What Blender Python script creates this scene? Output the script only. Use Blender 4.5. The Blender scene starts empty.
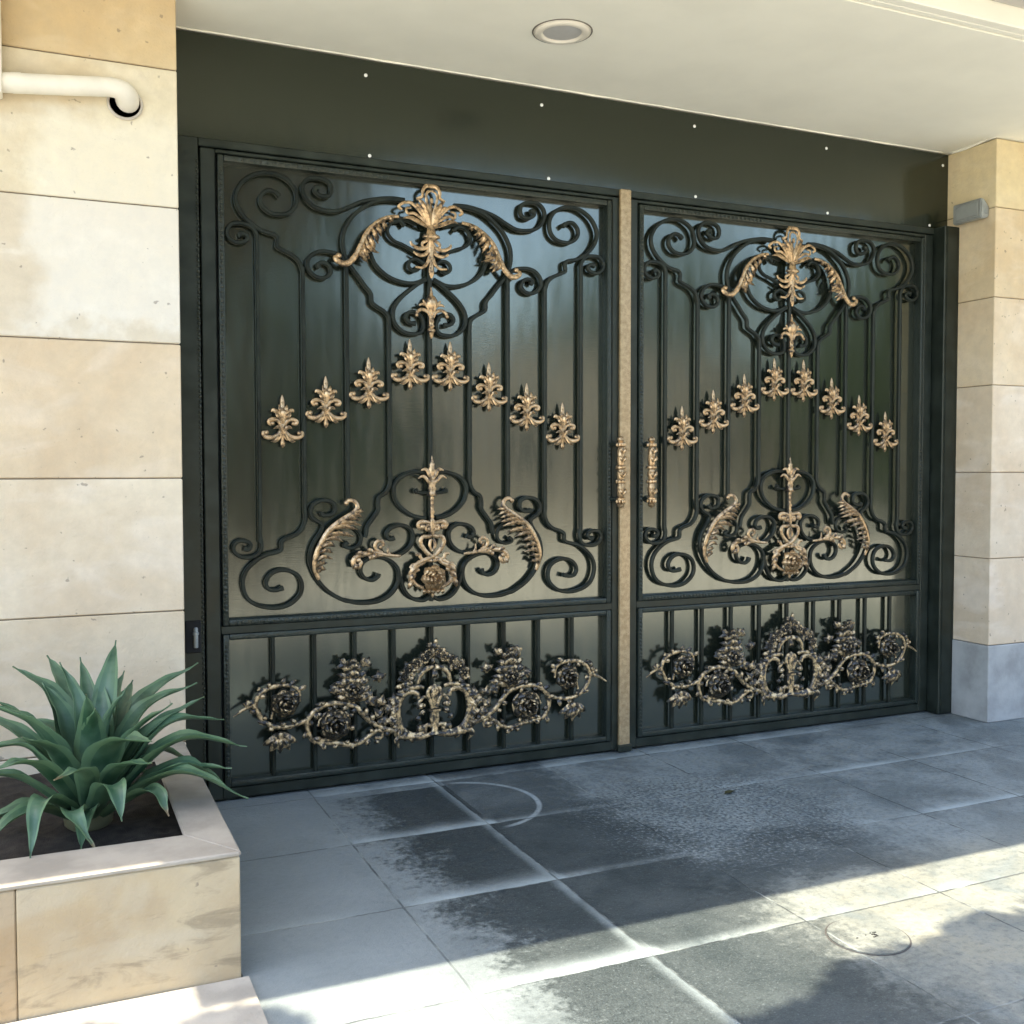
import bpy, bmesh, math, random
from mathutils import Vector, Matrix, noise
random.seed(7)
S = bpy.context.scene
COL = S.collection
R = math.radians
D = {
 'corner_top': [(0.722,2.739),(0.747,2.758),(0.78,2.759),(0.806,2.733),(0.806,2.697),(0.777,2.667),(0.733,2.657),(0.682,2.669),(0.65,2.706),(0.648,2.763),(0.679,2.81),(0.74,2.837),(0.813,2.833),(0.88,2.795),(0.916,2.736),(0.913,2.684),(0.884,2.636),(0.839,2.597),(0.799,2.577),(0.748,2.565),(0.734,2.546),(0.736,2.514),(0.711,2.499),(0.668,2.48),(0.636,2.452),(0.623,2.41)],
 'corner_low': [(0.617,1.318),(0.619,1.273),(0.632,1.233),(0.661,1.203),(0.708,1.186),(0.729,1.169),(0.732,1.136),(0.756,1.124),(0.8,1.114),(0.845,1.09),(0.89,1.045),(0.907,0.988),(0.89,0.925),(0.845,0.887),(0.771,0.869),(0.701,0.879),(0.65,0.919),(0.637,0.966),(0.653,1.011),(0.697,1.037),(0.749,1.039),(0.786,1.018),(0.802,0.985),(0.789,0.956),(0.756,0.95),(0.723,0.959)],
 'side_top': [(0.827,2.521),(0.827,2.557),(0.847,2.589),(0.887,2.602),(0.932,2.598),(0.957,2.57),(0.951,2.536),(0.917,2.516),(0.88,2.524),(0.867,2.544),(0.884,2.558),(0.906,2.552)],
 'side_low': [(0.82,1.196),(0.82,1.157),(0.832,1.123),(0.867,1.106),(0.913,1.109),(0.944,1.135),(0.943,1.163),(0.92,1.181),(0.886,1.178),(0.869,1.162),(0.877,1.143),(0.899,1.145)],
 'top_s': [(0.128,2.785),(0.195,2.786),(0.27,2.774),(0.345,2.753),(0.408,2.721),(0.472,2.697),(0.554,2.705),(0.6,2.738),(0.619,2.792),(0.593,2.832),(0.54,2.841),(0.494,2.825),(0.484,2.791),(0.498,2.764),(0.533,2.762),(0.56,2.78),(0.554,2.797),(0.538,2.795)],
 'arch': [(0.134,2.78),(0.208,2.778),(0.282,2.759),(0.345,2.719),(0.392,2.672),(0.424,2.612),(0.432,2.56),(0.424,2.507),(0.405,2.465),(0.351,2.398),(0.328,2.367),(0.298,2.331),(0.293,2.291),(0.27,2.272),(0.236,2.253),(0.213,2.228),(0.205,2.189)],
 'side_curl': [(0.421,2.465),(0.448,2.499),(0.518,2.51),(0.564,2.498),(0.595,2.465),(0.595,2.424),(0.561,2.392),(0.518,2.389),(0.49,2.413),(0.496,2.444),(0.525,2.458),(0.548,2.448),(0.541,2.433)],
 'cradle': [(0.022,2.42),(0.084,2.395),(0.145,2.396),(0.213,2.418),(0.269,2.462),(0.299,2.521),(0.307,2.579),(0.289,2.635),(0.251,2.677),(0.195,2.694),(0.134,2.694),(0.073,2.677)],
 'inner_c': [(0.128,2.662),(0.152,2.682),(0.195,2.671),(0.215,2.628),(0.187,2.59),(0.133,2.57),(0.072,2.542),(0.024,2.522)],
 'crest_curl': [(0.03,2.491),(0.072,2.511),(0.103,2.498),(0.109,2.472),(0.087,2.454),(0.069,2.463),(0.075,2.478)],
 'heart': [(0.021,2.416),(0.062,2.393),(0.106,2.359),(0.151,2.319),(0.182,2.274),(0.189,2.23),(0.176,2.192),(0.139,2.161),(0.094,2.152),(0.05,2.162),(0.035,2.195),(0.046,2.234),(0.078,2.257),(0.11,2.254),(0.125,2.231),(0.11,2.208),(0.075,2.203)],
 'kink_low': [(0.205,1.489),(0.207,1.455),(0.213,1.421),(0.232,1.391),(0.262,1.371),(0.269,1.338),(0.269,1.309),(0.292,1.274),(0.321,1.235),(0.33,1.195),(0.335,1.18)],
 'eye': [(0.017,1.482),(0.065,1.491),(0.126,1.479),(0.168,1.454),(0.19,1.412),(0.18,1.354),(0.14,1.307),(0.085,1.276),(0.029,1.266)],
 'eye_stub': [(0.017,1.389),(0.055,1.389),(0.083,1.396),(0.071,1.405)],
 'spiral_a': [(0.189,1.175),(0.212,1.168),(0.228,1.185),(0.219,1.212),(0.184,1.231),(0.14,1.232),(0.104,1.21),(0.095,1.174),(0.108,1.135),(0.139,1.106),(0.178,1.089)],
 'big_s': [(0.269,1.007),(0.277,0.988),(0.303,0.976),(0.338,0.988),(0.357,1.019),(0.349,1.057),(0.314,1.08),(0.261,1.083),(0.206,1.062),(0.172,1.022),(0.17,0.968),(0.19,0.924),(0.232,0.889),(0.292,0.87),(0.367,0.87),(0.415,0.881),(0.446,0.89),(0.513,0.932),(0.558,0.982),(0.585,1.033),(0.599,1.085),(0.585,1.153),(0.545,1.215),(0.541,1.248),(0.577,1.272),(0.594,1.299),(0.587,1.33),(0.561,1.353),(0.52,1.359),(0.485,1.345),(0.477,1.318),(0.486,1.298),(0.508,1.29),(0.536,1.292),(0.541,1.304)],
 'leaf_curl': [(0.453,1.234),(0.394,1.229),(0.357,1.195),(0.359,1.151),(0.397,1.131),(0.436,1.143),(0.418,1.161)],
 'base_c': [(0.162,0.988),(0.147,0.936),(0.125,0.899),(0.089,0.873),(0.043,0.866),(0.013,0.882)],
 'ac_low': [(0.562,0.992),(0.58,1.047),(0.575,1.101),(0.551,1.16),(0.514,1.216),(0.467,1.256),(0.423,1.283),(0.392,1.304),(0.376,1.327),(0.39,1.353),(0.415,1.358),(0.428,1.346)],
 'acl0': [(0.394,1.302),(0.371,1.307),(0.347,1.305)],
 'acl1': [(0.418,1.283),(0.385,1.293),(0.354,1.279)],
 'acl2': [(0.442,1.269),(0.404,1.277),(0.366,1.263)],
 'acl3': [(0.474,1.249),(0.428,1.257),(0.371,1.244)],
 'acl4': [(0.498,1.229),(0.442,1.239),(0.386,1.224)],
 'acl5': [(0.516,1.2),(0.461,1.205),(0.4,1.191)],
 'acl6': [(0.53,1.177),(0.493,1.185),(0.447,1.166)],
 'acl7': [(0.547,1.146),(0.517,1.159),(0.485,1.144)],
 'acl8': [(0.559,1.119),(0.531,1.129),(0.499,1.117)],
 'acl9': [(0.57,1.083),(0.54,1.1),(0.504,1.09)],
 'acl10': [(0.573,1.056),(0.554,1.069),(0.522,1.068)],
 'acl11': [(0.571,1.024),(0.555,1.046),(0.532,1.038)],
 'ac_top': [(0.164,2.701),(0.221,2.689),(0.276,2.656),(0.322,2.609),(0.352,2.547),(0.382,2.491),(0.421,2.457),(0.457,2.463),(0.473,2.482),(0.454,2.493)],
 'act0': [(0.198,2.692),(0.21,2.677),(0.21,2.664)],
 'act1': [(0.239,2.677),(0.245,2.649),(0.236,2.628)],
 'act2': [(0.273,2.655),(0.268,2.625),(0.253,2.602)],
 'act3': [(0.299,2.631),(0.285,2.597),(0.268,2.565)],
 'act4': [(0.319,2.604),(0.302,2.557),(0.282,2.531)],
 'act5': [(0.33,2.582),(0.314,2.534),(0.268,2.522)],
 'act6': [(0.342,2.559),(0.336,2.516),(0.314,2.496)],
 'act7': [(0.35,2.542),(0.342,2.499),(0.32,2.474)],
 'act8': [(0.362,2.519),(0.353,2.498),(0.334,2.478)],
 'branch': [(0.165,1.088),(0.224,1.093),(0.282,1.107),(0.325,1.106),(0.368,1.098),(0.394,1.079),(0.396,1.054),(0.373,1.043),(0.362,1.062),(0.373,1.076)],
 'branch2': [(0.248,1.095),(0.291,1.094),(0.323,1.083)],
 'sprig1': [(0.221,1.096),(0.229,1.115),(0.228,1.136)],
 'sprig2': [(0.258,1.107),(0.289,1.126),(0.289,1.154),(0.264,1.165),(0.25,1.148),(0.266,1.135)],
 'pal0': [(0.013,2.667),(0.013,2.722),(0.013,2.786)],
 'pal1': [(0.019,2.67),(0.031,2.719),(0.058,2.769),(0.083,2.794)],
 'pal2': [(0.022,2.667),(0.049,2.709),(0.082,2.746),(0.118,2.769),(0.152,2.764),(0.174,2.746),(0.158,2.734)],
 'pal3': [(0.025,2.662),(0.07,2.68),(0.118,2.699),(0.152,2.695)],
 'pal4': [(0.014,2.859),(0.039,2.855),(0.055,2.832),(0.057,2.805),(0.083,2.791)],
 'pal5': [(0.017,2.67),(0.022,2.723),(0.04,2.792),(0.034,2.825),(0.014,2.836)],
 'pal6': [(0.021,2.667),(0.04,2.711),(0.07,2.756),(0.1,2.764)],
 'pal7': [(0.022,2.665),(0.058,2.699),(0.1,2.72),(0.13,2.717),(0.137,2.74),(0.112,2.749)],
 'pall0': [(0.015,2.603),(0.033,2.599),(0.057,2.584),(0.051,2.567),(0.033,2.571)],
 'pall1': [(0.017,2.589),(0.039,2.563),(0.078,2.558),(0.109,2.574),(0.115,2.589)],
 'pall2': [(0.016,2.567),(0.039,2.535),(0.072,2.526),(0.102,2.54)],
 'pall3': [(0.015,2.533),(0.033,2.49),(0.057,2.469),(0.093,2.469)],
 'pal_pts': [(0.013,2.616),(0.012,2.427),(0.012,2.466),(0.013,2.658),(0.012,2.544)],
 'mid_pts': [(0.011,2.37),(0.011,2.329),(0.011,2.278),(0.009,2.232),(0.008,2.211),(0.007,2.189),(0.006,2.169),(0.008,2.136)],
 'mid_a': [(0.011,2.229),(0.027,2.258),(0.058,2.268),(0.08,2.256),(0.085,2.241)],
 'mid_b': [(0.011,2.268),(0.03,2.289),(0.058,2.294),(0.072,2.287)],
 'mid_c': [(0.011,2.252),(0.025,2.279),(0.047,2.306),(0.052,2.314)],
 'fin_pts': [(0.009,1.567),(0.008,1.522),(0.008,1.494),(0.008,1.442),(0.008,1.421),(0.008,1.39),(0.008,1.376),(0.008,1.357),(0.007,1.319),(0.007,1.288),(0.007,1.266)],
 'fin_a': [(0.008,1.437),(0.028,1.446),(0.046,1.465),(0.063,1.469),(0.081,1.459)],
 'fin_b': [(0.008,1.456),(0.023,1.475),(0.036,1.499),(0.051,1.503),(0.066,1.498)],
 'med0': [(0.009,1.242),(0.036,1.246),(0.061,1.25),(0.079,1.238),(0.074,1.221),(0.059,1.226)],
 'med1': [(0.009,1.211),(0.023,1.23),(0.041,1.227),(0.038,1.21),(0.026,1.213)],
 'med2': [(0.009,1.182),(0.031,1.177),(0.056,1.176),(0.068,1.152),(0.05,1.115),(0.02,1.087),(-0.02,1.069),(-0.06,1.054),(-0.095,1.025),(-0.1,0.983),(-0.078,0.948),(-0.041,0.928)],
 'med3': [(0.009,1.106),(0.02,1.13),(0.018,1.154),(0.009,1.163)],
 'med4': [(0.05,1.062),(0.068,1.076),(0.073,1.09),(0.094,1.092)],
 'med5': [(0.055,1.048),(0.086,1.037),(0.106,1.041),(0.121,1.026)],
 'med6': [(0.075,1.018),(0.106,1.007),(0.121,0.987),(0.111,0.959)],
 'med7': [(0.01,1.059),(0.04,1.062),(0.055,1.048)],
 'med_pts': [(0.007,1.259),(0.007,1.211),(0.009,0.978),(0.074,0.975),(0.008,0.916),(0.007,0.888)],
 'car0': [(0.086,0.396),(0.098,0.421),(0.141,0.429),(0.179,0.399),(0.194,0.339),(0.184,0.276),(0.156,0.235),(0.11,0.216),(0.061,0.23),(0.061,0.253),(0.082,0.248)],
 'car1': [(0.092,0.465),(0.08,0.506),(0.05,0.535),(0.01,0.547)],
 'car2': [(0.01,0.452),(0.034,0.438),(0.043,0.411),(0.028,0.372),(0.018,0.333),(0.024,0.292),(0.018,0.252)],
 'car3': [(0.01,0.426),(0.011,0.333),(0.006,0.253)],
 'car4': [(0.024,0.251),(0.039,0.261),(0.067,0.244),(0.051,0.225)],
 'car5': [(0.009,0.218),(0.085,0.207),(0.147,0.215),(0.197,0.219)],
 'car6': [(0.061,0.444),(0.086,0.451),(0.135,0.447),(0.191,0.433)],
 'car7': [(0.148,0.419),(0.185,0.41),(0.222,0.384),(0.21,0.367)],
 'car8': [(0.191,0.375),(0.216,0.349),(0.21,0.314),(0.191,0.293)],
 'car9': [(0.037,0.395),(0.061,0.398),(0.086,0.367),(0.079,0.35),(0.061,0.358)],
 'car_flowers': [(0.009,0.648),(0.036,0.609),(0.06,0.59),(0.1,0.569),(0.14,0.54),(0.161,0.507),(0.146,0.49),(0.168,0.471),(0.109,0.534),(0.009,0.599),(0.008,0.53)],
 'car_pts': [(0.009,0.674),(0.007,0.335),(0.007,0.237),(0.059,0.33),(0.083,0.246)],
 'vine1': [(0.189,0.243),(0.26,0.265),(0.316,0.297),(0.356,0.337),(0.398,0.382),(0.461,0.406),(0.534,0.407),(0.592,0.382),(0.626,0.343),(0.626,0.29),(0.599,0.241),(0.551,0.229),(0.493,0.22),(0.428,0.205),(0.38,0.21),(0.339,0.235),(0.296,0.26),(0.272,0.251),(0.277,0.223),(0.308,0.227)],
 'vine1b': [(0.576,0.242),(0.497,0.242),(0.448,0.268),(0.431,0.316),(0.449,0.359),(0.502,0.373),(0.555,0.356),(0.58,0.309)],
 'vine2': [(0.626,0.346),(0.693,0.325),(0.761,0.323),(0.816,0.347),(0.846,0.38),(0.865,0.421),(0.89,0.454)],
 'vine2b': [(0.872,0.42),(0.846,0.484),(0.778,0.514),(0.71,0.511),(0.669,0.486),(0.663,0.434)],
 'vine2c': [(0.874,0.436),(0.916,0.421),(0.964,0.391)],
 'vine2d': [(0.795,0.366),(0.786,0.405)],
 'thorns': [(0.543,0.23),(0.576,0.211),(0.559,0.409),(0.592,0.413),(0.846,0.496),(0.851,0.518),(0.71,0.514),(0.676,0.535),(0.812,0.345),(0.859,0.36),(0.89,0.442),(0.907,0.464),(0.668,0.49),(0.63,0.505),(0.339,0.228),(0.343,0.19),(0.428,0.208),(0.412,0.183),(0.356,0.337),(0.34,0.354)],
 'flowers': [(0.499,0.31),(0.561,0.304),(0.733,0.433),(0.788,0.428),(0.758,0.259),(0.81,0.254),(0.402,0.508),(0.491,0.501)],
 'leafspots': [(0.284,0.513),(0.348,0.589),(0.453,0.589),(0.502,0.474),(0.34,0.442),(0.436,0.419),(0.276,0.396),(0.237,0.363),(0.284,0.337),(0.26,0.302),(0.213,0.395),(0.324,0.407),(0.221,0.299),(0.201,0.344)],
 'finial_pos': [(-0.722,1.71),(-0.513,1.811),(-0.306,1.905),(-0.103,1.993),(0.102,2.001),(0.307,1.9),(0.515,1.806),(0.715,1.719)],
 'finial_pos2': [(-0.719,1.708),(-0.523,1.815),(-0.317,1.908),(-0.106,2.003),(0.102,2.004),(0.299,1.907),(0.506,1.813),(0.714,1.728)],
 'f_pts': [(0.001,0.127),(0.001,0.078),(0.001,0.046),(0.001,0.007),(0.001,-0.026),(-0.0,-0.052),(-0.0,-0.084),(-0.0,-0.114)],
 'f_a': [(0.001,-0.032),(0.028,-0.061),(0.063,-0.069),(0.087,-0.059),(0.089,-0.046),(0.078,-0.046)],
 'f_b': [(0.001,-0.026),(0.018,0.007),(0.046,0.015),(0.064,0.006),(0.059,-0.007),(0.05,-0.004)],
 'f_c': [(0.001,0.0),(0.015,0.037),(0.042,0.057),(0.051,0.048)],
 'f_d': [(-0.0,-0.045),(0.014,-0.071),(0.022,-0.081)],
}
AGAVE = [((-1.679,-0.95,0.753),(-1.825,-0.85,0.829),0.036),
((-1.64,-0.9,0.74),(-1.717,-0.72,0.838),0.036),
((-1.578,-0.95,0.709),(-1.61,-0.8,0.836),0.028),
((-1.529,-1.0,0.766),(-1.492,-0.85,0.896),0.042),
((-1.48,-0.92,0.676),(-1.43,-0.75,0.729),0.03),
((-1.411,-0.9,0.719),(-1.198,-0.75,0.774),0.034),
((-1.427,-1.02,0.709),(-1.228,-0.95,0.738),0.034),
((-1.352,-1.08,0.673),(-1.143,-1.0,0.61),0.036),
((-1.321,-1.18,0.637),(-1.089,-1.15,0.543),0.042),
((-1.288,-1.22,0.562),(-1.143,-1.2,0.403),0.038),
((-1.329,-1.3,0.56),(-1.113,-1.3,0.404),0.034),
((-1.589,-1.2,0.663),(-1.607,-1.28,0.797),0.046),
((-1.545,-1.05,0.675),(-1.548,-0.95,0.783),0.032),
((-1.736,-1.18,0.699),(-1.893,-1.2,0.779),0.046),
((-1.651,-1.0,0.63),(-1.793,-0.9,0.657),0.042),
((-1.533,-1.28,0.659),(-1.425,-1.42,0.661),0.05),
((-1.621,-1.4,0.583),(-1.705,-1.55,0.609),0.034),
((-1.542,-1.4,0.533),(-1.52,-1.5,0.448),0.042),
((-1.426,-1.34,0.485),(-1.378,-1.42,0.419),0.034),
((-1.657,-1.45,0.479),(-1.592,-1.52,0.369),0.034),
((-1.738,-1.44,0.523),(-1.772,-1.54,0.383),0.034),
((-1.773,-1.3,0.456),(-1.907,-1.4,0.4),0.04),
((-1.773,-1.1,0.6),(-1.932,-1.1,0.605),0.044),
((-1.621,-1.08,0.699),(-1.678,-1.0,0.857),0.03),
((-1.756,-1.35,0.607),(-1.874,-1.45,0.632),0.04),
((-1.4,-1.05,0.539),(-1.198,-0.9,0.406),0.036)]
SUN_DIR = (.22, -.012, -1.0); SUN = 2.4; SKY = .15; EXPO = 2.5
TREE1 = [(-1.45, -2.92, 5.2, .5, .7), (-1.0, -2.95, 5.3, .5, .7), (-.6, -2.85, 5.2, .5, .7), (-.5, -2.9, 5.4, .6, .7), (0.0, -2.72, 5.2, .5, .7), (.4, -2.75, 5.5, .55, .7), (.8, -2.66, 5.3, .55, .7), (1.4, -2.62, 5.4, .55, .7), (2.1, -2.62, 5.3, .6, .7), (2.8, -2.6, 5.3, .6, .7), (3.5, -2.6, 5.3, .6, .7), (.4, -3.2, 5.6, .6, .7), (1.6, -3.2, 5.6, .6, .7), (-2.80, -1.98, 5.0, .17, .7), (-2.42, -2.06, 5.1, .16, .7), (-2.2, -4.4, 5.8, .5, .7)]

# ------------------------------------------------------------------ helpers
def link(name, bm, mat, parent=None, smooth=None):
    me = bpy.data.meshes.new(name)
    bmesh.ops.recalc_face_normals(bm, faces=bm.faces)
    bm.to_mesh(me); bm.free()
    for m in (mat if isinstance(mat, (list, tuple)) else [mat]):
        me.materials.append(m)
    if smooth is not None:
        me.shade_smooth()
        if smooth < 180:
            me.set_sharp_from_angle(angle=R(smooth))
    o = bpy.data.objects.new(name, me)
    COL.objects.link(o)
    if parent: o.parent = parent
    return o

def thing(name, label, cat, loc=(0, 0, 0), group=None):
    o = bpy.data.objects.new(name, None); COL.objects.link(o)
    o.location = loc; o.empty_display_size = .2
    o['label'] = label; o['category'] = cat
    if group: o['group'] = group
    return o

def tag(o, label, cat, group=None):
    o['label'] = label; o['category'] = cat
    if group: o['group'] = group
    return o

def copy_tree(o, parent=None):
    c = o.copy(); COL.objects.link(c)
    if parent: c.parent = parent
    for ch in list(o.children): copy_tree(ch, c)
    return c

def box(bm, x0, x1, y0, y1, z0, z1, bev=0.0, seg=1):
    vs = [bm.verts.new((x, y, z)) for x in (x0, x1) for y in (y0, y1) for z in (z0, z1)]
    idx = [(0, 1, 3, 2), (4, 6, 7, 5), (0, 4, 5, 1), (2, 3, 7, 6), (0, 2, 6, 4), (1, 5, 7, 3)]
    fs = [bm.faces.new([vs[i] for i in f]) for f in idx]
    if bev:
        es = list({e for f in fs for e in f.edges})
        r = bmesh.ops.bevel(bm, geom=es, offset=bev, segments=seg, affect='EDGES', profile=.5)
        return r['faces']
    return fs

def spline(pts, sub=6):
    P = [Vector(p) for p in pts]
    if len(P) < 3: 
        return [P[0].lerp(P[-1], i / sub) for i in range(sub + 1)]
    out = []
    for i in range(len(P) - 1):
        a = P[i - 1] if i else P[0] * 2 - P[1]
        b, c = P[i], P[i + 1]
        d = P[i + 2] if i + 2 < len(P) else P[-1] * 2 - P[-2]
        for k in range(sub):
            t = k / sub
            out.append(.5 * ((2 * b) + (c - a) * t + (2 * a - 5 * b + 4 * c - d) * t * t + (3 * b - a - 3 * c + d) * t ** 3))
    out.append(P[-1])
    return out

def flat(pts, y): return [Vector((x, y, z)) for x, z in pts]

def ironbar(bm, path, w=.018, d=.026, c=.004, w0=None, w1=None, blob0=False, blob1=False):
    """square iron bar swept along a path in an x-z plane (front and back faces stay flat)"""
    n = len(path); rings = []
    L = [0]
    for i in range(1, n): L.append(L[-1] + (path[i] - path[i - 1]).length)
    for i in range(n):
        t = (path[min(i + 1, n - 1)] - path[max(i - 1, 0)]).normalized()
        side = Vector((t.z, 0, -t.x))
        k = L[i] / L[-1]
        ww = w
        if w0 is not None and k < .3: ww = w0 + (w - w0) * k / .3
        if w1 is not None and k > .7: ww = w1 + (w - w1) * (1 - k) / .3
        if blob0 and L[i] < .02: ww = w * 1.25
        if blob1 and L[-1] - L[i] < .02: ww = w * 1.25
        h = ww / 2; e = d / 2
        prof = [(-h, -e + c), (-h + c, -e), (h - c, -e), (h, -e + c), (h, e - c), (h - c, e), (-h + c, e), (-h, e - c)]
        rings.append([bm.verts.new(path[i] + side * a + Vector((0, b, 0))) for a, b in prof])
    for i in range(n - 1):
        for k in range(8):
            bm.faces.new((rings[i][k], rings[i][(k + 1) % 8], rings[i + 1][(k + 1) % 8], rings[i + 1][k]))
    bm.faces.new(rings[0]); bm.faces.new(rings[-1][::-1])

def tube(bm, path, radii, n=8, squash=1.0, cap=True):
    """round tapering tube; radii a number or a list spread over the path; squash flattens it in depth (y)"""
    m = len(path)
    if not isinstance(radii, (list, tuple)): radii = [radii]
    rings = []
    ref = None
    for i in range(m):
        t = (path[min(i + 1, m - 1)] - path[max(i - 1, 0)])
        t = t.normalized() if t.length > 1e-9 else Vector((0, 0, 1))
        if ref is None:
            ref = Vector((0, 1, 0)) if abs(t.y) < .8 else Vector((1, 0, 0))
        a = (ref - t * ref.dot(t)).normalized(); ref = a
        b = t.cross(a)
        f = i / (m - 1) * (len(radii) - 1); j = min(int(f), len(radii) - 2) if len(radii) > 1 else 0
        r = radii[0] if len(radii) == 1 else radii[j] + (radii[j + 1] - radii[j]) * (f - j)
        rings.append([bm.verts.new(path[i] + a * math.cos(q) * r * squash + b * math.sin(q) * r) for q in [2 * math.pi * k / n for k in range(n)]])
    for i in range(m - 1):
        for k in range(n):
            bm.faces.new((rings[i][k], rings[i][(k + 1) % n], rings[i + 1][(k + 1) % n], rings[i + 1][k]))
    if cap:
        bm.faces.new(rings[0]); bm.faces.new(rings[-1][::-1])

def ball(bm, c, r, sy=1.0, sz=1.0, u=8, v=6):
    m = Matrix.Translation(c) @ Matrix.Diagonal((r, r * sy, r * sz, 1))
    bmesh.ops.create_uvsphere(bm, u_segments=u, v_segments=v, radius=1, matrix=m)

def lathe(bm, c, prof, n=14, sy=1.0):
    """prof: (radius, z) bottom to top around a vertical axis at c"""
    rings = []
    for r, z in prof:
        rings.append([bm.verts.new((c[0] + r * math.cos(2 * math.pi * k / n), c[1] + sy * r * math.sin(2 * math.pi * k / n), c[2] + z)) for k in range(n)])
    for i in range(len(rings) - 1):
        for k in range(n):
            bm.faces.new((rings[i][k], rings[i][(k + 1) % n], rings[i + 1][(k + 1) % n], rings[i + 1][k]))
    bm.faces.new(rings[0]); bm.faces.new(rings[-1][::-1])

def blade(bm, path, w, dome=.35, thick=.004, nw=4, notch=0.0):
    """cast leaf lobe: a ribbed blade along a path lying about the x-z plane, domed towards -y"""
    m = len(path); top = []; bot = []
    for i in range(m):
        t = (path[min(i + 1, m - 1)] - path[max(i - 1, 0)]); t.y = 0
        t = t.normalized() if t.length > 1e-9 else Vector((0, 0, 1))
        side = Vector((t.z, 0, -t.x)); k = i / (m - 1)
        hw = w * (math.sin(math.pi * min(1, k * .85 + .13)) ** .8) * (1 - notch * (i % 2))
        if i == m - 1: hw = w * .08
        ra = []; rb = []
        for j in range(nw + 1):
            s = j / nw * 2 - 1
            lift = -dome * hw * (1 - s * s) - (.25 * hw if j == nw // 2 else 0)
            ra.append(bm.verts.new(path[i] + side * s * hw + Vector((0, lift - thick, 0))))
            rb.append(bm.verts.new(path[i] + side * s * hw * .96 + Vector((0, lift * .5 + thick * .5, 0))))
        top.append(ra); bot.append(rb)
    for i in range(m - 1):
        for j in range(nw):
            bm.faces.new((top[i][j], top[i][j + 1], top[i + 1][j + 1], top[i + 1][j]))
            bm.faces.new((bot[i][j], bot[i + 1][j], bot[i + 1][j + 1], bot[i][j + 1]))
        bm.faces.new((top[i][0], top[i + 1][0], bot[i + 1][0], bot[i][0]))
        bm.faces.new((top[i][nw], bot[i][nw], bot[i + 1][nw], top[i + 1][nw]))
    bm.faces.new(top[0] + bot[0][::-1]); bm.faces.new(top[-1][::-1] + bot[-1])

def rose(bm, c, r, rings=3, rnd=None, flat_=.5):
    """cast rosette: rings of cupped petals round a bud"""
    rnd = rnd or random
    for q in range(rings):
        rr = r * (1 - q / rings * .85); np_ = 7 - q
        off = rnd.random() * 6
        for k in range(np_):
            a = off + 2 * math.pi * k / np_
            dv = Vector((math.cos(a), 0, math.sin(a)))
            y0 = c[1] - r * .22 * q
            base = Vector((c[0], y0, c[2])) + dv * rr * .22
            tip = Vector((c[0], y0 - r * (.10 + .12 * q), c[2])) + dv * rr
            mid = base.lerp(tip, .6) + Vector((0, -r * .16, 0))
            blade(bm, spline([base, mid, tip], 2), rr * .40, dome=.45, thick=.003, nw=4)
    ball(bm, (c[0], c[1] - r * .55, c[2]), r * .22, u=7, v=5)

# ------------------------------------------------------------------ materials
def mat(name):
    m = bpy.data.materials.new(name); m.use_nodes = True
    nt = m.node_tree; nt.nodes.clear()
    out = nt.nodes.new('ShaderNodeOutputMaterial'); b = nt.nodes.new('ShaderNodeBsdfPrincipled')
    nt.links.new(b.outputs[0], out.inputs[0])
    return m, nt, b

class N:
    def __init__(s, nt): s.nt = nt
    def n(s, typ, **kw):
        x = s.nt.nodes.new('ShaderNode' + typ)
        for k, v in kw.items(): setattr(x, k, v)
        return x
    def set(s, sock, v):
        if hasattr(v, 'is_output') or isinstance(v, bpy.types.NodeSocket): s.nt.links.new(v, sock)
        else: sock.default_value = v
    def math(s, op, a, b=0.0, c=None, clamp=False):
        x = s.n('Math', operation=op, use_clamp=clamp)
        s.set(x.inputs[0], a); s.set(x.inputs[1], b)
        if c is not None: s.set(x.inputs[2], c)
        return x.outputs[0]
    def step(s, v, lo, hi):
        x = s.n('MapRange', interpolation_type='SMOOTHSTEP'); s.set(x.inputs[0], v)
        x.inputs[1].default_value = lo; x.inputs[2].default_value = hi
        return x.outputs[0]
    def ramp(s, v, lo, hi, a=0.0, b=1.0):
        x = s.n('MapRange'); s.set(x.inputs[0], v)
        for i, q in zip((1, 2, 3, 4), (lo, hi, a, b)): x.inputs[i].default_value = q
        return x.outputs[0]
    def mix(s, f, a, b, mode='MIX'):
        x = s.n('Mix', data_type='RGBA', blend_type=mode)
        s.set(x.inputs[0], f)
        for i, v in ((6, a), (7, b)):
            s.set(x.inputs[i], (*v, 1) if isinstance(v, tuple) and len(v) == 3 else v)
        return x.outputs[2]
    def noise(s, vec, scale, detail=4, rough=.55, dist=0.0):
        x = s.n('TexNoise'); s.nt.links.new(vec, x.inputs['Vector'])
        x.inputs['Scale'].default_value = scale; x.inputs['Detail'].default_value = detail
        x.inputs['Roughness'].default_value = rough; x.inputs['Distortion'].default_value = dist
        return x.outputs['Fac']
    def pos(s): return s.n('NewGeometry').outputs['Position']
    def obj(s): return s.n('TexCoord').outputs['Object']
    def scale(s, vec, v):
        x = s.n('Mapping'); s.nt.links.new(vec, x.inputs[0]); x.inputs['Scale'].default_value = v
        return x.outputs[0]
    def bump(s, h, strength, dist, b, normal=None):
        x = s.n('Bump'); s.set(x.inputs['Height'], h)
        x.inputs['Strength'].default_value = strength; x.inputs['Distance'].default_value = dist
        if normal is not None: s.nt.links.new(normal, x.inputs['Normal'])
        s.nt.links.new(x.outputs[0], b.inputs['Normal']); return x.outputs[0]

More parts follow.
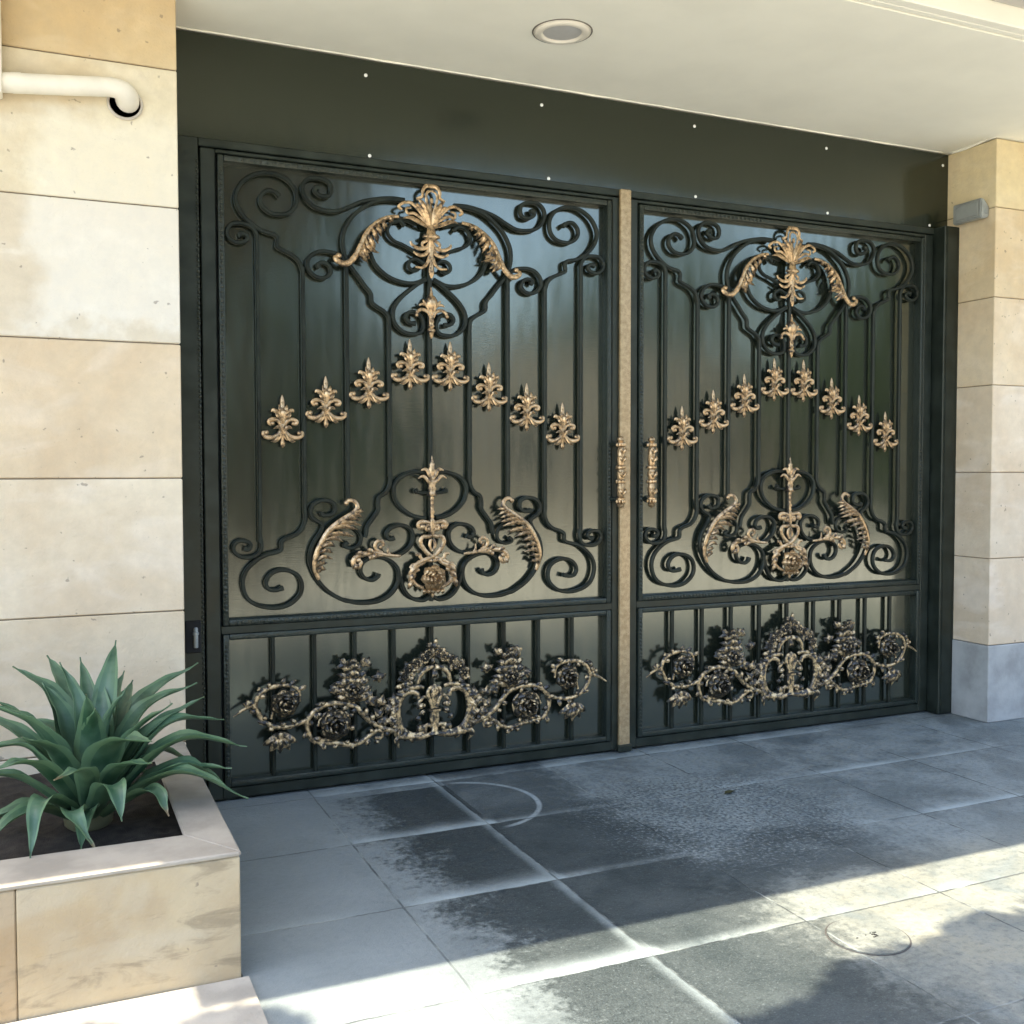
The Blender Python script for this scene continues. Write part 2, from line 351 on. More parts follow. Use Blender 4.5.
def m_iron(name, c0, c1, spec, r0):
    m, nt, b = mat(name); g = N(nt); v = g.obj()
    n1 = g.noise(v, 9, 5); n2 = g.noise(v, 140, 3)
    g.set(b.inputs['Base Color'], g.mix(g.step(n1, .35, .7), c0, c1))
    g.set(b.inputs['Roughness'], g.ramp(n1, .3, .7, r0, r0 + .14))
    b.inputs['Specular IOR Level'].default_value = spec; b.inputs['Specular Tint'].default_value = (1, .97, .78, 1)
    g.bump(n2, .12, .002, b); return m

def m_hammered():
    m, nt, b = mat('hammered_gate_paint'); g = N(nt); v = g.obj()
    vo = g.n('TexVoronoi'); nt.links.new(v, vo.inputs['Vector']); vo.inputs['Scale'].default_value = 75
    n1 = g.noise(v, 12, 4)
    g.set(b.inputs['Base Color'], g.mix(n1, (.010, .015, .012), (.026, .035, .029)))
    b.inputs['Roughness'].default_value = .36; b.inputs['Specular Tint'].default_value = (1, .97, .78, 1)
    g.bump(vo.outputs['Distance'], .5, .004, b); return m

def m_gold(name, dark, lo, hi, amt, gcol=((.34, .215, .10), (.64, .45, .25)), metal=.75):
    """gilding rubbed over black paint: front-facing raised metal is gold, flanks stay black"""
    m, nt, b = mat(name); g = N(nt); v = g.obj()
    geo = g.n('NewGeometry'); sp = g.n('SeparateXYZ'); nt.links.new(geo.outputs['Normal'], sp.inputs[0])
    front = g.math('MULTIPLY', sp.outputs[1], -1.0)
    n1 = g.noise(v, 46, 4, .6); n2 = g.noise(v, 160, 3)
    f = g.math('ADD', front, g.ramp(n1, .25, .75, -amt, amt))
    f = g.step(f, lo, hi)
    gold = g.mix(g.step(n1, .3, .7), gcol[0], gcol[1])
    g.set(b.inputs['Base Color'], g.mix(f, dark, gold))
    g.set(b.inputs['Metallic'], g.math('MULTIPLY', f, metal))
    g.set(b.inputs['Roughness'], g.ramp(n2, .3, .7, .24, .42))
    g.bump(n2, .3, .003, b); return m

def m_panel(name, spec):
    m, nt, b = mat(name); g = N(nt); v = g.pos()
    n1 = g.noise(g.scale(v, (1.6, 1, .5)), 1.6, 3); n2 = g.noise(g.scale(v, (3, 1, 40)), 6, 2)
    b.inputs['Base Color'].default_value = (.016, .020, .013, 1)
    n3 = g.noise(g.scale(v, (9, 1, 1.1)), 3, 5, .65)
    g.set(b.inputs['Roughness'], g.math('ADD', g.ramp(n1, .3, .7, .11, .17), g.ramp(n3, .45, .75, 0, .06)))
    b.inputs['IOR'].default_value = 2.0; b.inputs['Specular IOR Level'].default_value = spec; b.inputs['Specular Tint'].default_value = (.95, 1.0, .86, 1)
    g.bump(g.math('ADD', n1, g.math('MULTIPLY', n2, .02)), .25, .02, b); return m

def m_stone(name, cols, joint=True, stain=.0):
    m, nt, b = mat(name); g = N(nt); v = g.pos()
    at = g.n('VertexColor'); at.layer_name = 'tone'
    n1 = g.noise(v, 1.7, 5, .6, .4); n2 = g.noise(v, 14, 5, .65); n3 = g.noise(v, 90, 4, .6)
    n4 = g.noise(g.scale(v, (1, 1, 2.2)), 2.6, 3, .5, .8)
    c = g.mix(g.step(n1, .38, .66), cols[0], cols[1])
    c = g.mix(g.math('MULTIPLY', g.step(n4, .50, .70), .55), c, cols[2])
    sp_ = g.n('SeparateXYZ'); nt.links.new(v, sp_.inputs[0])
    wn_ = g.math('MULTIPLY', g.math('SUBTRACT', g.noise(v, 5, 5, .6), .5), .35)
    px_ = g.math('ADD', sp_.outputs[0], wn_); pz_ = g.math('ADD', sp_.outputs[2], wn_)
    wash = g.math('MULTIPLY', g.step(px_, -1.79, -1.66), g.math('SUBTRACT', 1.0, g.step(px_, -1.2, -1.0)))
    wash = g.math('MULTIPLY', wash, g.math('MULTIPLY', g.step(pz_, 2.03, 2.10), g.math('SUBTRACT', 1.0, g.step(pz_, 2.84, 2.95))))
    c = g.mix(g.math('MULTIPLY', wash, g.ramp(n2, .3, .7, .55, 1.0)), c, (.80, .76, .68))
    c = g.mix(1.0, c, at.outputs['Color'], 'MULTIPLY')
    c = g.mix(g.ramp(n2, .3, .75, 0, .30), c, (.36, .30, .22))
    sp = g.step(g.noise(v, 37, 2, .4), .715, .77)
    c = g.mix(g.math('MULTIPLY', sp, .55), c, (.16, .13, .10))
    if stain:
        st = g.step(g.noise(g.scale(v, (1, 1, 4)), 3.1, 5, .65, 1.2), .52, .68)
        c = g.mix(g.math('MULTIPLY', st, stain), c, (.17, .135, .085))
    g.set(b.inputs['Base Color'], c)
    b.inputs['Roughness'].default_value = .72; b.inputs['Specular IOR Level'].default_value = .25
    h = g.math('ADD', n3, g.math('MULTIPLY', n2, 2.5))
    g.bump(h, .34, .005, b); return m

def m_plain(name, col, rough=.6, var=.12, nscale=8, bump=.1, metal=0.0, spec=.3):
    m, nt, b = mat(name); g = N(nt); v = g.pos()
    n1 = g.noise(v, nscale, 5); n2 = g.noise(v, nscale * 9, 3)
    a = tuple(max(0, c * (1 - var)) for c in col); d = tuple(min(1, c * (1 + var)) for c in col)
    g.set(b.inputs['Base Color'], g.mix(g.step(n1, .3, .7), a, d))
    b.inputs['Roughness'].default_value = rough; b.inputs['Metallic'].default_value = metal
    b.inputs['Specular IOR Level'].default_value = spec
    g.bump(n2, bump, .004, b); return m

def m_pavement():
    m, nt, b = mat('slate_paving'); g = N(nt); v = g.pos()
    sp = g.n('SeparateXYZ'); nt.links.new(v, sp.inputs[0]); x, y = sp.outputs[0], sp.outputs[1]
    u = g.math('DIVIDE', g.math('ADD', x, 6.535), .592); w = g.math('DIVIDE', g.math('ADD', y, 20.50), .6575)
    wob = g.math('ADD', g.math('MULTIPLY', g.math('SUBTRACT', g.noise(v, 3, 2), .5), .020), g.math('MULTIPLY', g.math('SUBTRACT', g.noise(v, 40, 3), .5), .010))
    u = g.math('ADD', u, wob); w = g.math('ADD', w, wob)
    fu, fw = g.math('FRACT', u), g.math('FRACT', w)
    iu, iw = g.math('FLOOR', u), g.math('FLOOR', w)
    cb = g.n('CombineXYZ'); nt.links.new(iu, cb.inputs[0]); nt.links.new(iw, cb.inputs[1])
    wn = g.n('TexWhiteNoise', noise_dimensions='2D'); nt.links.new(cb.outputs[0], wn.inputs['Vector'])
    rnd = wn.outputs['Value']
    eu = g.math('MULTIPLY', g.math('MINIMUM', fu, g.math('SUBTRACT', 1.0, fu)), .592)
    ew = g.math('MULTIPLY', g.math('MINIMUM', fw, g.math('SUBTRACT', 1.0, fw)), .6575)
    e = g.math('MINIMUM', eu, ew)
    nb = g.noise(v, 1.1, 4, .55); nm = g.noise(v, 4.5, 6, .62, .3); nf = g.noise(v, 42, 6, .68); ng = g.noise(v, 160, 3, .6)
    nstr = g.noise(g.scale(v, (1, 3, 1)), 2.2, 5, .6)
    n6 = g.noise(v, 2.3, 6, .68, .6)
    base = g.mix(g.step(nm, .3, .72), (.120, .130, .128), (.200, .207, .200))
    base = g.mix(g.math('MULTIPLY', g.step(n6, .42, .60), .72), base, (.285, .292, .280))       # chalky haze
    base = g.mix(g.math('MULTIPLY', g.step(g.noise(v, 3.1, 6, .7, .8), .50, .66), .55), base, (.075, .088, .092))
    base = g.mix(g.ramp(rnd, 0, 1, 0, .40), base, (.175, .182, .176))
    left = g.math('SUBTRACT', 1.0, g.step(x, -.75, -.30))
    base = g.mix(g.math('MULTIPLY', left, .75), base, (.235, .240, .235))
    sand = g.math('MULTIPLY', g.step(x, .15, .9), g.math('SUBTRACT', 1.0, g.step(y, -2.0, -1.62)))
    sand = g.math('MULTIPLY', sand, g.ramp(n6, .35, .60, .15, .85))
    base = g.mix(sand, base, (.300, .255, .185))
    gr = g.math('MULTIPLY', g.math('SUBTRACT', 1.0, g.math('MULTIPLY', left, .75)), .48)
    base = g.mix(g.math('MULTIPLY', g.step(nf, .46, .68), gr), base, (.070, .078, .078))
    base = g.mix(g.math('MULTIPLY', g.step(ng, .55, .72), .40), base, (.31, .31, .29))
    # slate darkened by water and tyre dirt, strongest in the middle of the drive
    w1 = g.math('MULTIPLY', g.math('SUBTRACT', g.noise(v, 4.2, 7, .66, .3), .5), .75)
    w2 = g.math('MULTIPLY', g.math('SUBTRACT', g.noise(g.scale(v, (.8, 1.3, 1)), 2.6, 7, .68), .5), 1.0)
    gj = g.math('MULTIPLY', g.math('SUBTRACT', g.noise(v, 34, 6, .72), .5), .55)
    w1 = g.math('ADD', w1, gj); w2 = g.math('ADD', w2, gj)
    xa = g.math('ADD', x, w1); ya = g.math('ADD', y, w2)
    inA = g.math('MULTIPLY', g.math('LESS_THAN', x, .0), g.step(xa, -.56, -.34))
    inA = g.math('MULTIPLY', inA, g.math('LESS_THAN', y, -.185))
    inA = g.math('MULTIPLY', inA, g.math('SUBTRACT', 1.0, g.math('MULTIPLY', g.math('SUBTRACT', 1.0, g.step(fw, .02, .22)), .8)))
    inB = g.math('MULTIPLY', g.math('GREATER_THAN', x, .0), g.math('SUBTRACT', 1.0, g.step(xa, .42, .74)))
    inB = g.math('MULTIPLY', inB, g.ramp(g.step(ya, -.95, -.55), 0, 1, .95, .65))
    inB = g.math('MULTIPLY', inB, g.step(fw, .0, .10))
    inC = g.math('MULTIPLY', g.math('SUBTRACT', 1.0, g.step(ya, -2.45, -2.10)), g.math('SUBTRACT', 1.0, g.step(g.math('ABSOLUTE', g.math('SUBTRACT', xa, .05)), .35, .75)))
    inD = g.math('MULTIPLY', g.math('SUBTRACT', 1.0, g.step(g.math('ABSOLUTE', g.math('SUBTRACT', ya, -1.62)), .10, .32)), g.math('SUBTRACT', 1.0, g.step(g.math('ABSOLUTE', g.math('SUBTRACT', xa, .75)), .35, .7)))
    dark = g.math('MAXIMUM', g.math('MAXIMUM', inA, inB), g.math('MAXIMUM', g.math('MULTIPLY', inC, .9), g.math('MULTIPLY', inD, .75)))
    dark = g.math('MULTIPLY', dark, g.ramp(nf, .25, .75, 1.0, .70))
    dcol = g.mix(g.step(ng, .4, .75), (.011, .015, .016), (.040, .049, .050))
    dcol = g.mix(g.math('MULTIPLY', g.step(g.noise(v, 95, 5, .7), .56, .70), .6), dcol, (.20, .21, .20))
    base = g.mix(dark, base, dcol)
    # pale lime bloom dried along the low edges of the slabs
    soft = g.ramp(nm, .3, .7, .55, 1.25)
    col = g.math('MULTIPLY', g.step(x, -.64, -.58), g.math('SUBTRACT', 1.0, g.step(x, .0, .03)))
    near = g.math('MULTIPLY', g.math('POWER', g.math('SUBTRACT', 1.0, g.step(fw, .0, .15)), 1.5), soft)
    right = g.math('MULTIPLY', g.math('SUBTRACT', 1.0, g.step(g.math('SUBTRACT', 1.0, fu), .0, .085)), g.math('MULTIPLY', soft, col))
    gate = g.math('MAXIMUM', g.math('MULTIPLY', g.step(g.math('ADD', nb, g.math('MULTIPLY', rnd, .25)), .60, .74), .6), g.math('MULTIPLY', col, g.ramp(nb, .35, .6, .6, 1.0)))
    rm = g.math('MULTIPLY', g.step(x, 1.6, 1.85), g.math('SUBTRACT', 1.0, g.step(x, 2.34, 2.42)))
    gate = g.math('MAXIMUM', gate, g.math('MULTIPLY', rm, g.ramp(nb, .35, .6, .5, 1.0)))
    gate = g.math('MULTIPLY', gate, g.math('SUBTRACT', 1.0, g.math('MULTIPLY', left, .6)))
    bl = g.math('MULTIPLY', g.math('MAXIMUM', near, g.math('MULTIPLY', right, .6)), gate, clamp=True)
    xr = g.math('SUBTRACT', 1.0, g.step(x, 2.6, 3.4))
    base = g.mix(g.math('MULTIPLY', bl, g.math('MULTIPLY', xr, .85)), base, (.43, .45, .44))
    # scraped arc left by the drop bolt of the gate
    ax = g.math('DIVIDE', g.math('ADD', x, .02), .330); ay = g.math('DIVIDE', g.math('ADD', y, .500), .338)
    ar = g.math('SQRT', g.math('ADD', g.math('MULTIPLY', ax, ax), g.math('MULTIPLY', ay, ay)))
    ring = g.math('SUBTRACT', 1.0, g.step(g.math('ABSOLUTE', g.math('SUBTRACT', ar, 1.0)), .016, .052))
    arcm = g.math('MULTIPLY', ring, g.step(x, .0, .10))
    arcm = g.math('MULTIPLY', arcm, g.ramp(nm, .3, .6, .45, .95))
    base = g.mix(g.math('MULTIPLY', arcm, g.ramp(nf, .35, .6, .55, 1.0)), base, (.40, .41, .40))
    jn = g.math('SUBTRACT', 1.0, g.step(e, .0020, .0052))
    jn = g.math('MULTIPLY', jn, g.ramp(nb, .3, .6, .4, 1.0))
    jcol = g.mix(g.step(nm, .45, .6), (.030, .032, .033), (.26, .26, .24))
    base = g.mix(g.math('MULTIPLY', jn, .85), base, jcol)
    hx = g.math('SUBTRACT', x, .95); hy = g.math('ADD', y, 1.05)
    hr = g.math('SQRT', g.math('ADD', g.math('MULTIPLY', hx, hx), g.math('MULTIPLY', hy, hy)))
    ham = g.math('SUBTRACT', 1.0, g.step(g.math('ADD', hr, g.math('MULTIPLY', nb, .4)), .60, 1.0))
    sp1 = g.noise(v, 62, 4, .6)
    base = g.mix(g.math('MULTIPLY', g.step(sp1, .50, .60), g.math('MULTIPLY', ham, .75)), base, (.055, .065, .070))
    base = g.mix(g.math('MULTIPLY', g.math('SUBTRACT', 1.0, g.step(sp1, .36, .46)), g.math('MULTIPLY', ham, .5)), base, (.36, .37, .36))
    base = g.mix(1.0, base, (.90, 1.0, 1.0), 'MULTIPLY')
    g.set(b.inputs['Base Color'], base)
    g.set(b.inputs['Roughness'], g.ramp(nm, .3, .7, .42, .62))
    b.inputs['Specular IOR Level'].default_value = .4
    hn = g.math('MULTIPLY', g.math('MULTIPLY', sp1, ham), -6.0)
    h = g.math('ADD', g.math('ADD', g.math('MULTIPLY', nf, 2.2), ng), hn)
    h = g.math('ADD', h, g.math('MULTIPLY', rnd, 1.0))
    h = g.math('SUBTRACT', h, g.math('MULTIPLY', jn, 4.0))
    g.bump(h, .35, .004, b); return m

def m_leaf(name, c0, c1, trans=.25, rough=.5):
    m, nt, b = mat(name); g = N(nt)
    at = g.n('VertexColor'); at.layer_name = 'tone'
    sp = g.n('SeparateColor'); nt.links.new(at.outputs['Color'], sp.inputs[0])
    g.set(b.inputs['Base Color'], g.mix(sp.outputs[0], c0, c1))
    b.inputs['Roughness'].default_value = rough
    tr = g.n('BsdfTranslucent'); g.set(tr.inputs[0], g.mix(sp.outputs[0], tuple(c * 1.3 for c in c0), tuple(c * 1.4 for c in c1)))
    mx = g.n('MixShader'); mx.inputs[0].default_value = trans
    nt.links.new(b.outputs[0], mx.inputs[1]); nt.links.new(tr.outputs[0], mx.inputs[2])
    out = [n for n in nt.nodes if n.type == 'OUTPUT_MATERIAL'][0]
    nt.links.new(mx.outputs[0], out.inputs[0]); return m

def m_agave():
    m, nt, b = mat('agave_leaf'); g = N(nt); v = g.pos()
    at = g.n('VertexColor'); at.layer_name = 'tone'
    sp = g.n('SeparateColor'); nt.links.new(at.outputs['Color'], sp.inputs[0])
    n1 = g.noise(v, 9, 4); n2 = g.noise(v, 60, 3)
    c = g.mix(g.step(n1, .3, .7), (.022, .066, .030), (.080, .146, .082))
    c = g.mix(g.math('MULTIPLY', sp.outputs[0], .55), c, (.13, .21, .10))      # pale margins
    c = g.mix(sp.outputs[1], c, (.20, .145, .075))                             # dried tips
    c = g.mix(g.math('MULTIPLY', g.step(n2, .55, .8), .35), c, (.075, .135, .09))
    g.set(b.inputs['Base Color'], c); b.inputs['Roughness'].default_value = .42
    b.inputs['Specular IOR Level'].default_value = .45
    g.bump(n2, .1, .003, b); return m

PANEL_SPEC = 1.0
IRON = m_iron('dark_green_gate_paint', (.012, .017, .013), (.024, .031, .025), .40, .30)
BARS = m_iron('black_wrought_iron', (.007, .010, .008), (.016, .022, .017), .32, .34)
HAM = m_hammered()
GOLD = m_gold('rubbed_gold', (.030, .024, .018), .22, .94, .75)
GOLD_DARK = m_gold('worn_gold_on_black', (.020, .018, .012), .66, 1.14, .48, ((.40, .27, .12), (.74, .54, .28)), .55)
GOLD_ROSE = m_gold('rubbed_gold_rosette', (.030, .024, .018), -.35, .55, .45)
PANEL = m_panel('dark_glossy_sheet', .64); FASCIA = m_panel('dark_fascia_sheet', .25)
LIME = m_stone('cream_limestone', ((.65, .56, .43), (.74, .68, .56), (.80, .76, .69)))
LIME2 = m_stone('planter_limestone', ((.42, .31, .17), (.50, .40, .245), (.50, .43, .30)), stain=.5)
PLASTER = m_plain('cream_plaster', (.90, .875, .74), .85, .03, 2.5, .05)
SOFFIT = m_plain('grey_soffit_board', (.52, .49, .44), .8, .06, 4, .05)
COPING = m_plain('pale_coping_stone', (.34, .30, .235), .65, .16, 7, .25)
SKIRT = m_plain('grey_skirting_stone', (.34, .345, .325), .55, .22, 5, .3)
WHITE = m_plain('white_pipe_plastic', (.78, .73, .61), .45, .06, 9, .03, spec=.5)
GREYMETAL = m_plain('grey_painted_metal', (.34, .36, .34), .45, .12, 20, .05, .4, .5)
SCREW = m_plain('bright_screw', (.85, .85, .82), .25, .03, 20, .02, .2, .6)
BLACK = m_plain('dark_void', (.015, .015, .014), .8, .2, 10, .05)
SOIL = m_plain('dark_soil', (.035, .028, .020), .95, .35, 25, 1.0)
DIFFUSER = m_plain('lamp_diffuser', (.50, .49, .46), .5, .03, 30, .05)
PAVE = m_pavement()
ROADM = m_plain('pale_street_concrete', (.46, .43, .37), .85, .12, 3, .3)
TAN = m_plain('tan_render', (.52, .43, .32), .85, .10, 1.5, .1)
MANHOLE = m_plain('stone_filled_cover', (.30, .285, .255), .7, .22, 14, .5)
AGAVEM = m_agave()
BARK = m_plain('bark', (.09, .07, .05), .9, .3, 14, .6)
LEAFM = m_leaf('street_tree_leaf', (.030, .060, .018), (.085, .125, .040))
LEAFM2 = m_leaf('olive_green_leaf', (.05, .085, .02), (.14, .18, .055))
GLASSD = m_plain('dark_window', (.03, .035, .04), .15, .1, 3, .0, 0, .6)

# ------------------------------------------------------------------ gate leaves
HW = .968                      # half width of the two openings of a leaf
Z = dict(lo=.0936, lt=.7353, uo=.827, ut=2.8655)
SU, SL = .2058, .193           # bar pitch above and below the middle rail
YB = -.001                     # middle plane of the bars

def mirror(pts): return [(-x, z) for x, z in pts]

def make_leaf():
    root = thing('gate_leaf', 'left leaf of the black wrought iron double gate, next to the agave planter', 'gate')
    # frame: stiles and rails
    bm = bmesh.new()
    for s in (-1, 1):
        a, c = sorted((s * 1.003, s * 1.068)); box(bm, a, c, -.016, .055, .014, 2.916, .004)
    box(bm, -1.003, 1.003, -.0155, .055, .014, .062, .004)
    box(bm, -1.003, 1.003, -.0155, .055, .7615, .8005, .004)
    box(bm, -1.003, 1.003, -.0155, .055, 2.8985, 2.916, .004)
    fr = link('frame', bm, IRON, root)
    # mouldings round the two openings, set off by a dark groove
    def row(p, q, n):
        for i in range(n):
            c = Vector(p).lerp(Vector(q), (i + .5) / n) + Vector((random.uniform(-.001, .001), 0, random.uniform(-.002, .002)))
            ball(bm, c, .0088, .7, 1.0, 6, 4)
    for zl, zh in ((Z['lo'], Z['lt']), (Z['uo'], Z['ut'])):
        bm = bmesh.new(); w = .027
        for s in (-1, 1):
            a, c = sorted((s * HW, s * (HW + w))); box(bm, a, c, -.024, .058, zl - w, zh + w, .006, 2)
        box(bm, -HW, HW, -.0235, .058, zl - w, zl, .006, 2)
        box(bm, -HW, HW, -.0235, .058, zh, zh + w, .006, 2)
        if zl > .5:
            row((-.982, -.024, .86), (-.982, -.024, 2.84), 96); row((-.96, -.024, .8135), (.30, -.024, .8135), 62)
            row((.982, -.024, .86), (.982, -.024, 1.62), 36); row((-.90, -.024, 2.88), (-.2, -.024, 2.88), 26)
        else: row((-.982, -.024, .11), (-.982, -.024, .72), 30)
        link('moulding', bm, HAM, root, 40)
    bm = bmesh.new()
    box(bm, -1.004, 1.004, .012, .05, .055, .0655); box(bm, -1.004, 1.004, .0125, .05, .757, .764); box(bm, -1.004, 1.004, .0125, .05, .798, .806)
    box(bm, -1.004, 1.004, .012, .05, 2.888, 2.90)
    for s in (-1, 1):
        a, c = sorted((s * .994, s * 1.005)); box(bm, a, c, .014, .049, .066, 2.887)
    link('groove', bm, BLACK, root)
    # glossy sheets behind the bars
    bm = bmesh.new(); box(bm, -.99, .99, .027, .031, .07, .755); link('panel', bm, PANEL, root)
    bm = bmesh.new(); box(bm, -.99, .99, .027, .031, .81, 2.888); link('panel', bm, PANEL, root)
    # straight bars
    def bar(x, z0, z1, name='bar'):
        bm = bmesh.new(); ironbar(bm, [Vector((x, YB, z0)), Vector((x, YB, z1))]); return link(name, bm, BARS, root)
    for i in range(-4, 5): bar(i * SL, Z['lo'], Z['lt'])
    up = {0: (.86, 2.66), 1: (1.47, 2.20), 2: (1.345, 2.50), 3: (1.30, 2.43), 4: (1.17, 2.545)}
    for i in range(-4, 5): bar(i * SU, *up[abs(i)])
    # scrolls, drawn once and mirrored
    spec = [('corner_top', 1, 0), ('corner_low', 0, 1), ('side_top', 0, 1), ('side_low', 0, 1), ('top_s', 0, 1), ('arch', 0, 0), ('side_curl', 0, 1),
            ('cradle', 0, 0), ('inner_c', 1, 0), ('crest_curl', 0, 1), ('heart', 0, 1), ('kink_low', 0, 0), ('eye', 0, 0), ('eye_stub', 0, 1),
            ('spiral_a', 1, 0), ('big_s', 1, 1), ('leaf_curl', 0, 1), ('base_c', 0, 0)]
    snap = {'corner_top': (-1, 3), 'corner_low': (0, 3), 'side_top': (0, 4), 'side_low': (0, 4), 'arch': (-1, 1), 'kink_low': (0, 1)}
    for nm, b0, b1 in spec:
        pts = [(x - .003, z) for x, z in D[nm]]
        if nm in snap:
            e, k = snap[nm]; pts[e] = (k * SU, pts[e][1])
        thin = nm in ('inner_c', 'crest_curl', 'eye_stub', 'leaf_curl')
        for sgn in (1, -1):
            q = pts if sgn == 1 else mirror(pts)
            bm = bmesh.new()
            yy = YB + (.0006 if nm in ('top_s', 'cradle', 'heart', 'eye', 'side_low', 'side_curl', 'base_c') else -.0006) + sgn * .0002
            ironbar(bm, spline(flat(q, yy), 5), .0155 if thin else .018, .022 if thin else .025, blob0=b0, blob1=b1)
            link('scroll', bm, BARS, root, 35)
    # eight gilded fleurs hung between the bars
    def fleur():
        bm = bmesh.new(); y = 0.0
        z = [q[1] for q in D['f_pts']]
        lathe(bm, (0, y, 0), [(.002, z[0]), (.008, z[0] - .016), (.013, z[1] + .012), (.011, z[1]), (.016, z[1] - .010), (.013, z[2] + .012), (.019, z[2]),
                              (.022, z[2] - .014), (.015, z[3]), (.017, z[4] + .006), (.020, z[4] - .002), (.014, z[4] - .014), (.012, z[5]), (.014, z[6] + .018),
                              (.009, z[6] + .005), (.013, z[6] - .006), (.011, z[7] + .008), (.003, z[7])][::-1], 10, .7)
        for nm, rr in (('f_a', [.012, .0115, .010, .0085, .009]), ('f_b', [.011, .010, .009, .008, .009]), ('f_c', [.010, .011, .009, .003]), ('f_d', [.008, .006, .003])):
            for s in (1, -1):
                P = spline([Vector((s * x, y - .004 - .05 * abs(x), zz)) for x, zz in D[nm]], 5)
                tube(bm, P, rr, 7, .8)
                if nm in ('f_a', 'f_b'): ball(bm, P[-1] + Vector((-s * .003, -.003, 0)), .0115 if nm == 'f_a' else .010, .8)
        for s in (1, -1):
            blade(bm, spline([Vector((s * .004, -.012, z[3])), Vector((s * .013, -.017, z[2] - .004)), Vector((s * .030, -.014, z[2] + .012))], 3), .009)
        for s in (1, -1):
            for (x0, z0, x1, z1, x2, z2) in ((.010, -.050, .034, -.082, .056, -.086), (.006, -.040, .020, -.020, .044, -.028), (.010, .020, .026, .030, .034, .050), (.004, .040, .014, .060, .018, .082)):
                blade(bm, spline([Vector((s * x0, -.012, z0)), Vector((s * x1, -.022, z1)), Vector((s * x2, -.012, z2))], 3), .0085, notch=.15)
        blade(bm, spline([Vector((0, -.014, z[3] - .01)), Vector((0, -.022, z[2])), Vector((0, -.014, z[1] - .012))], 3), .010)
        return bm
    first = None
    for x, z in [(s * a, b) for a, b in ((.103, 1.999), (.308, 1.904), (.5145, 1.810), (.7165, 1.717)) for s in (-1, 1)]:
        if first is None: first = o = link('fleur_ornament', fleur(), GOLD, root, 50)
        else: o = first.copy(); COL.objects.link(o)
        o.parent = root; o.location = (x, -.004, z)
    # pointed finial in the heart at the top and at the foot of the middle bar
    def stem(bm, prof, n=10): lathe(bm, (0, -.022, 0), prof, n, .8)
    bm = bmesh.new()
    stem(bm, [(.004, 2.133), (.011, 2.145), (.012, 2.160), (.022, 2.166), (.022, 2.174), (.012, 2.182), (.018, 2.192), (.012, 2.202), (.016, 2.212), (.013, 2.228), (.018, 2.255),
              (.030, 2.285), (.034, 2.312), (.022, 2.332), (.010, 2.340), (.009, 2.352), (.002, 2.378)])
    for nm, rr, en in (('mid_a', [.009, .009, .008, .007], .011), ('mid_b', [.009, .008, .004], 0), ('mid_c', [.009, .008, .003], 0)):
        for s in (1, -1):
            P = spline([Vector((s * max(0, x - .008), -.030, z)) for x, z in D[nm]], 5); tube(bm, P, rr, 7, .8)
            if en: ball(bm, P[-1], en)
    link('finial', bm, GOLD, root, 50)
    bm = bmesh.new()
    stem(bm, [(.006, 1.262), (.012, 1.272), (.008, 1.284), (.015, 1.297), (.009, 1.310), (.012, 1.325), (.009, 1.340), (.012, 1.360), (.011, 1.371), (.032, 1.375), (.024, 1.382),
              (.018, 1.398), (.022, 1.412), (.017, 1.422), (.024, 1.436), (.014, 1.450), (.018, 1.478), (.022, 1.500), (.013, 1.520), (.015, 1.528), (.009, 1.538), (.002, 1.570)])
    for nm in ('fin_a', 'fin_b'):
        for s in (1, -1):
            tube(bm, spline([Vector((s * max(0, x - .008), -.030, z)) for x, z in D[nm]], 5), [.011, .010, .008, .003], 7, .8)
    link('finial', bm, GOLD, root, 50)
    # palmette crest
    crest = None
    bm = bmesh.new(); y = -.020
    def gp(nm, yy=y, s=1): return [Vector((s * max(0, x - .0125), yy, z)) for x, z in D[nm]]
    blade(bm, spline(gp('pal0'), 4), .013)
    ball(bm, (0, -.034, 2.786), .010, .8, 1.5)
    for nm, w, kind in (('pal1', .012, 0), ('pal2', .009, 1), ('pal3', .010, 0), ('pal4', .010, 1), ('pal5', .0075, 1), ('pal6', .010, 0), ('pal7', .008, 1)):
        for s in (1, -1):
            P = gp(nm, y - (.006 if nm in ('pal1', 'pal5') else 0), s)
            for k, q in enumerate(P): q.y -= .010 * math.sin(math.pi * k / (len(P) - 1))
            if kind: tube(bm, spline(P, 5), [w, w * .95, w * .8, w * .8], 7, .7)
            else: blade(bm, spline(P, 4), w)
    crest = link('palmette_crest', bm, GOLD, root, 50)
    bm = bmesh.new()
    lathe(bm, (0, y - .008, 0), [(.004, 2.420), (.010, 2.430), (.015, 2.452), (.012, 2.474), (.009, 2.490), (.014, 2.51), (.010, 2.53), (.015, 2.56), (.012, 2.59), (.030, 2.606), (.044, 2.612),
                              (.044, 2.622), (.024, 2.632), (.020, 2.66), (.008, 2.68)], 12, .5)
    for nm, w in (('pall0', .008), ('pall1', .010), ('pall2', .010), ('pall3', .009)):
        for s in (1, -1):
            P = spline(gp(nm, y - .004, s), 5); tube(bm, P, [w, w, w * .8, w * .5], 7, .7)
    link('palmette_stem', bm, GOLD, crest, 50)
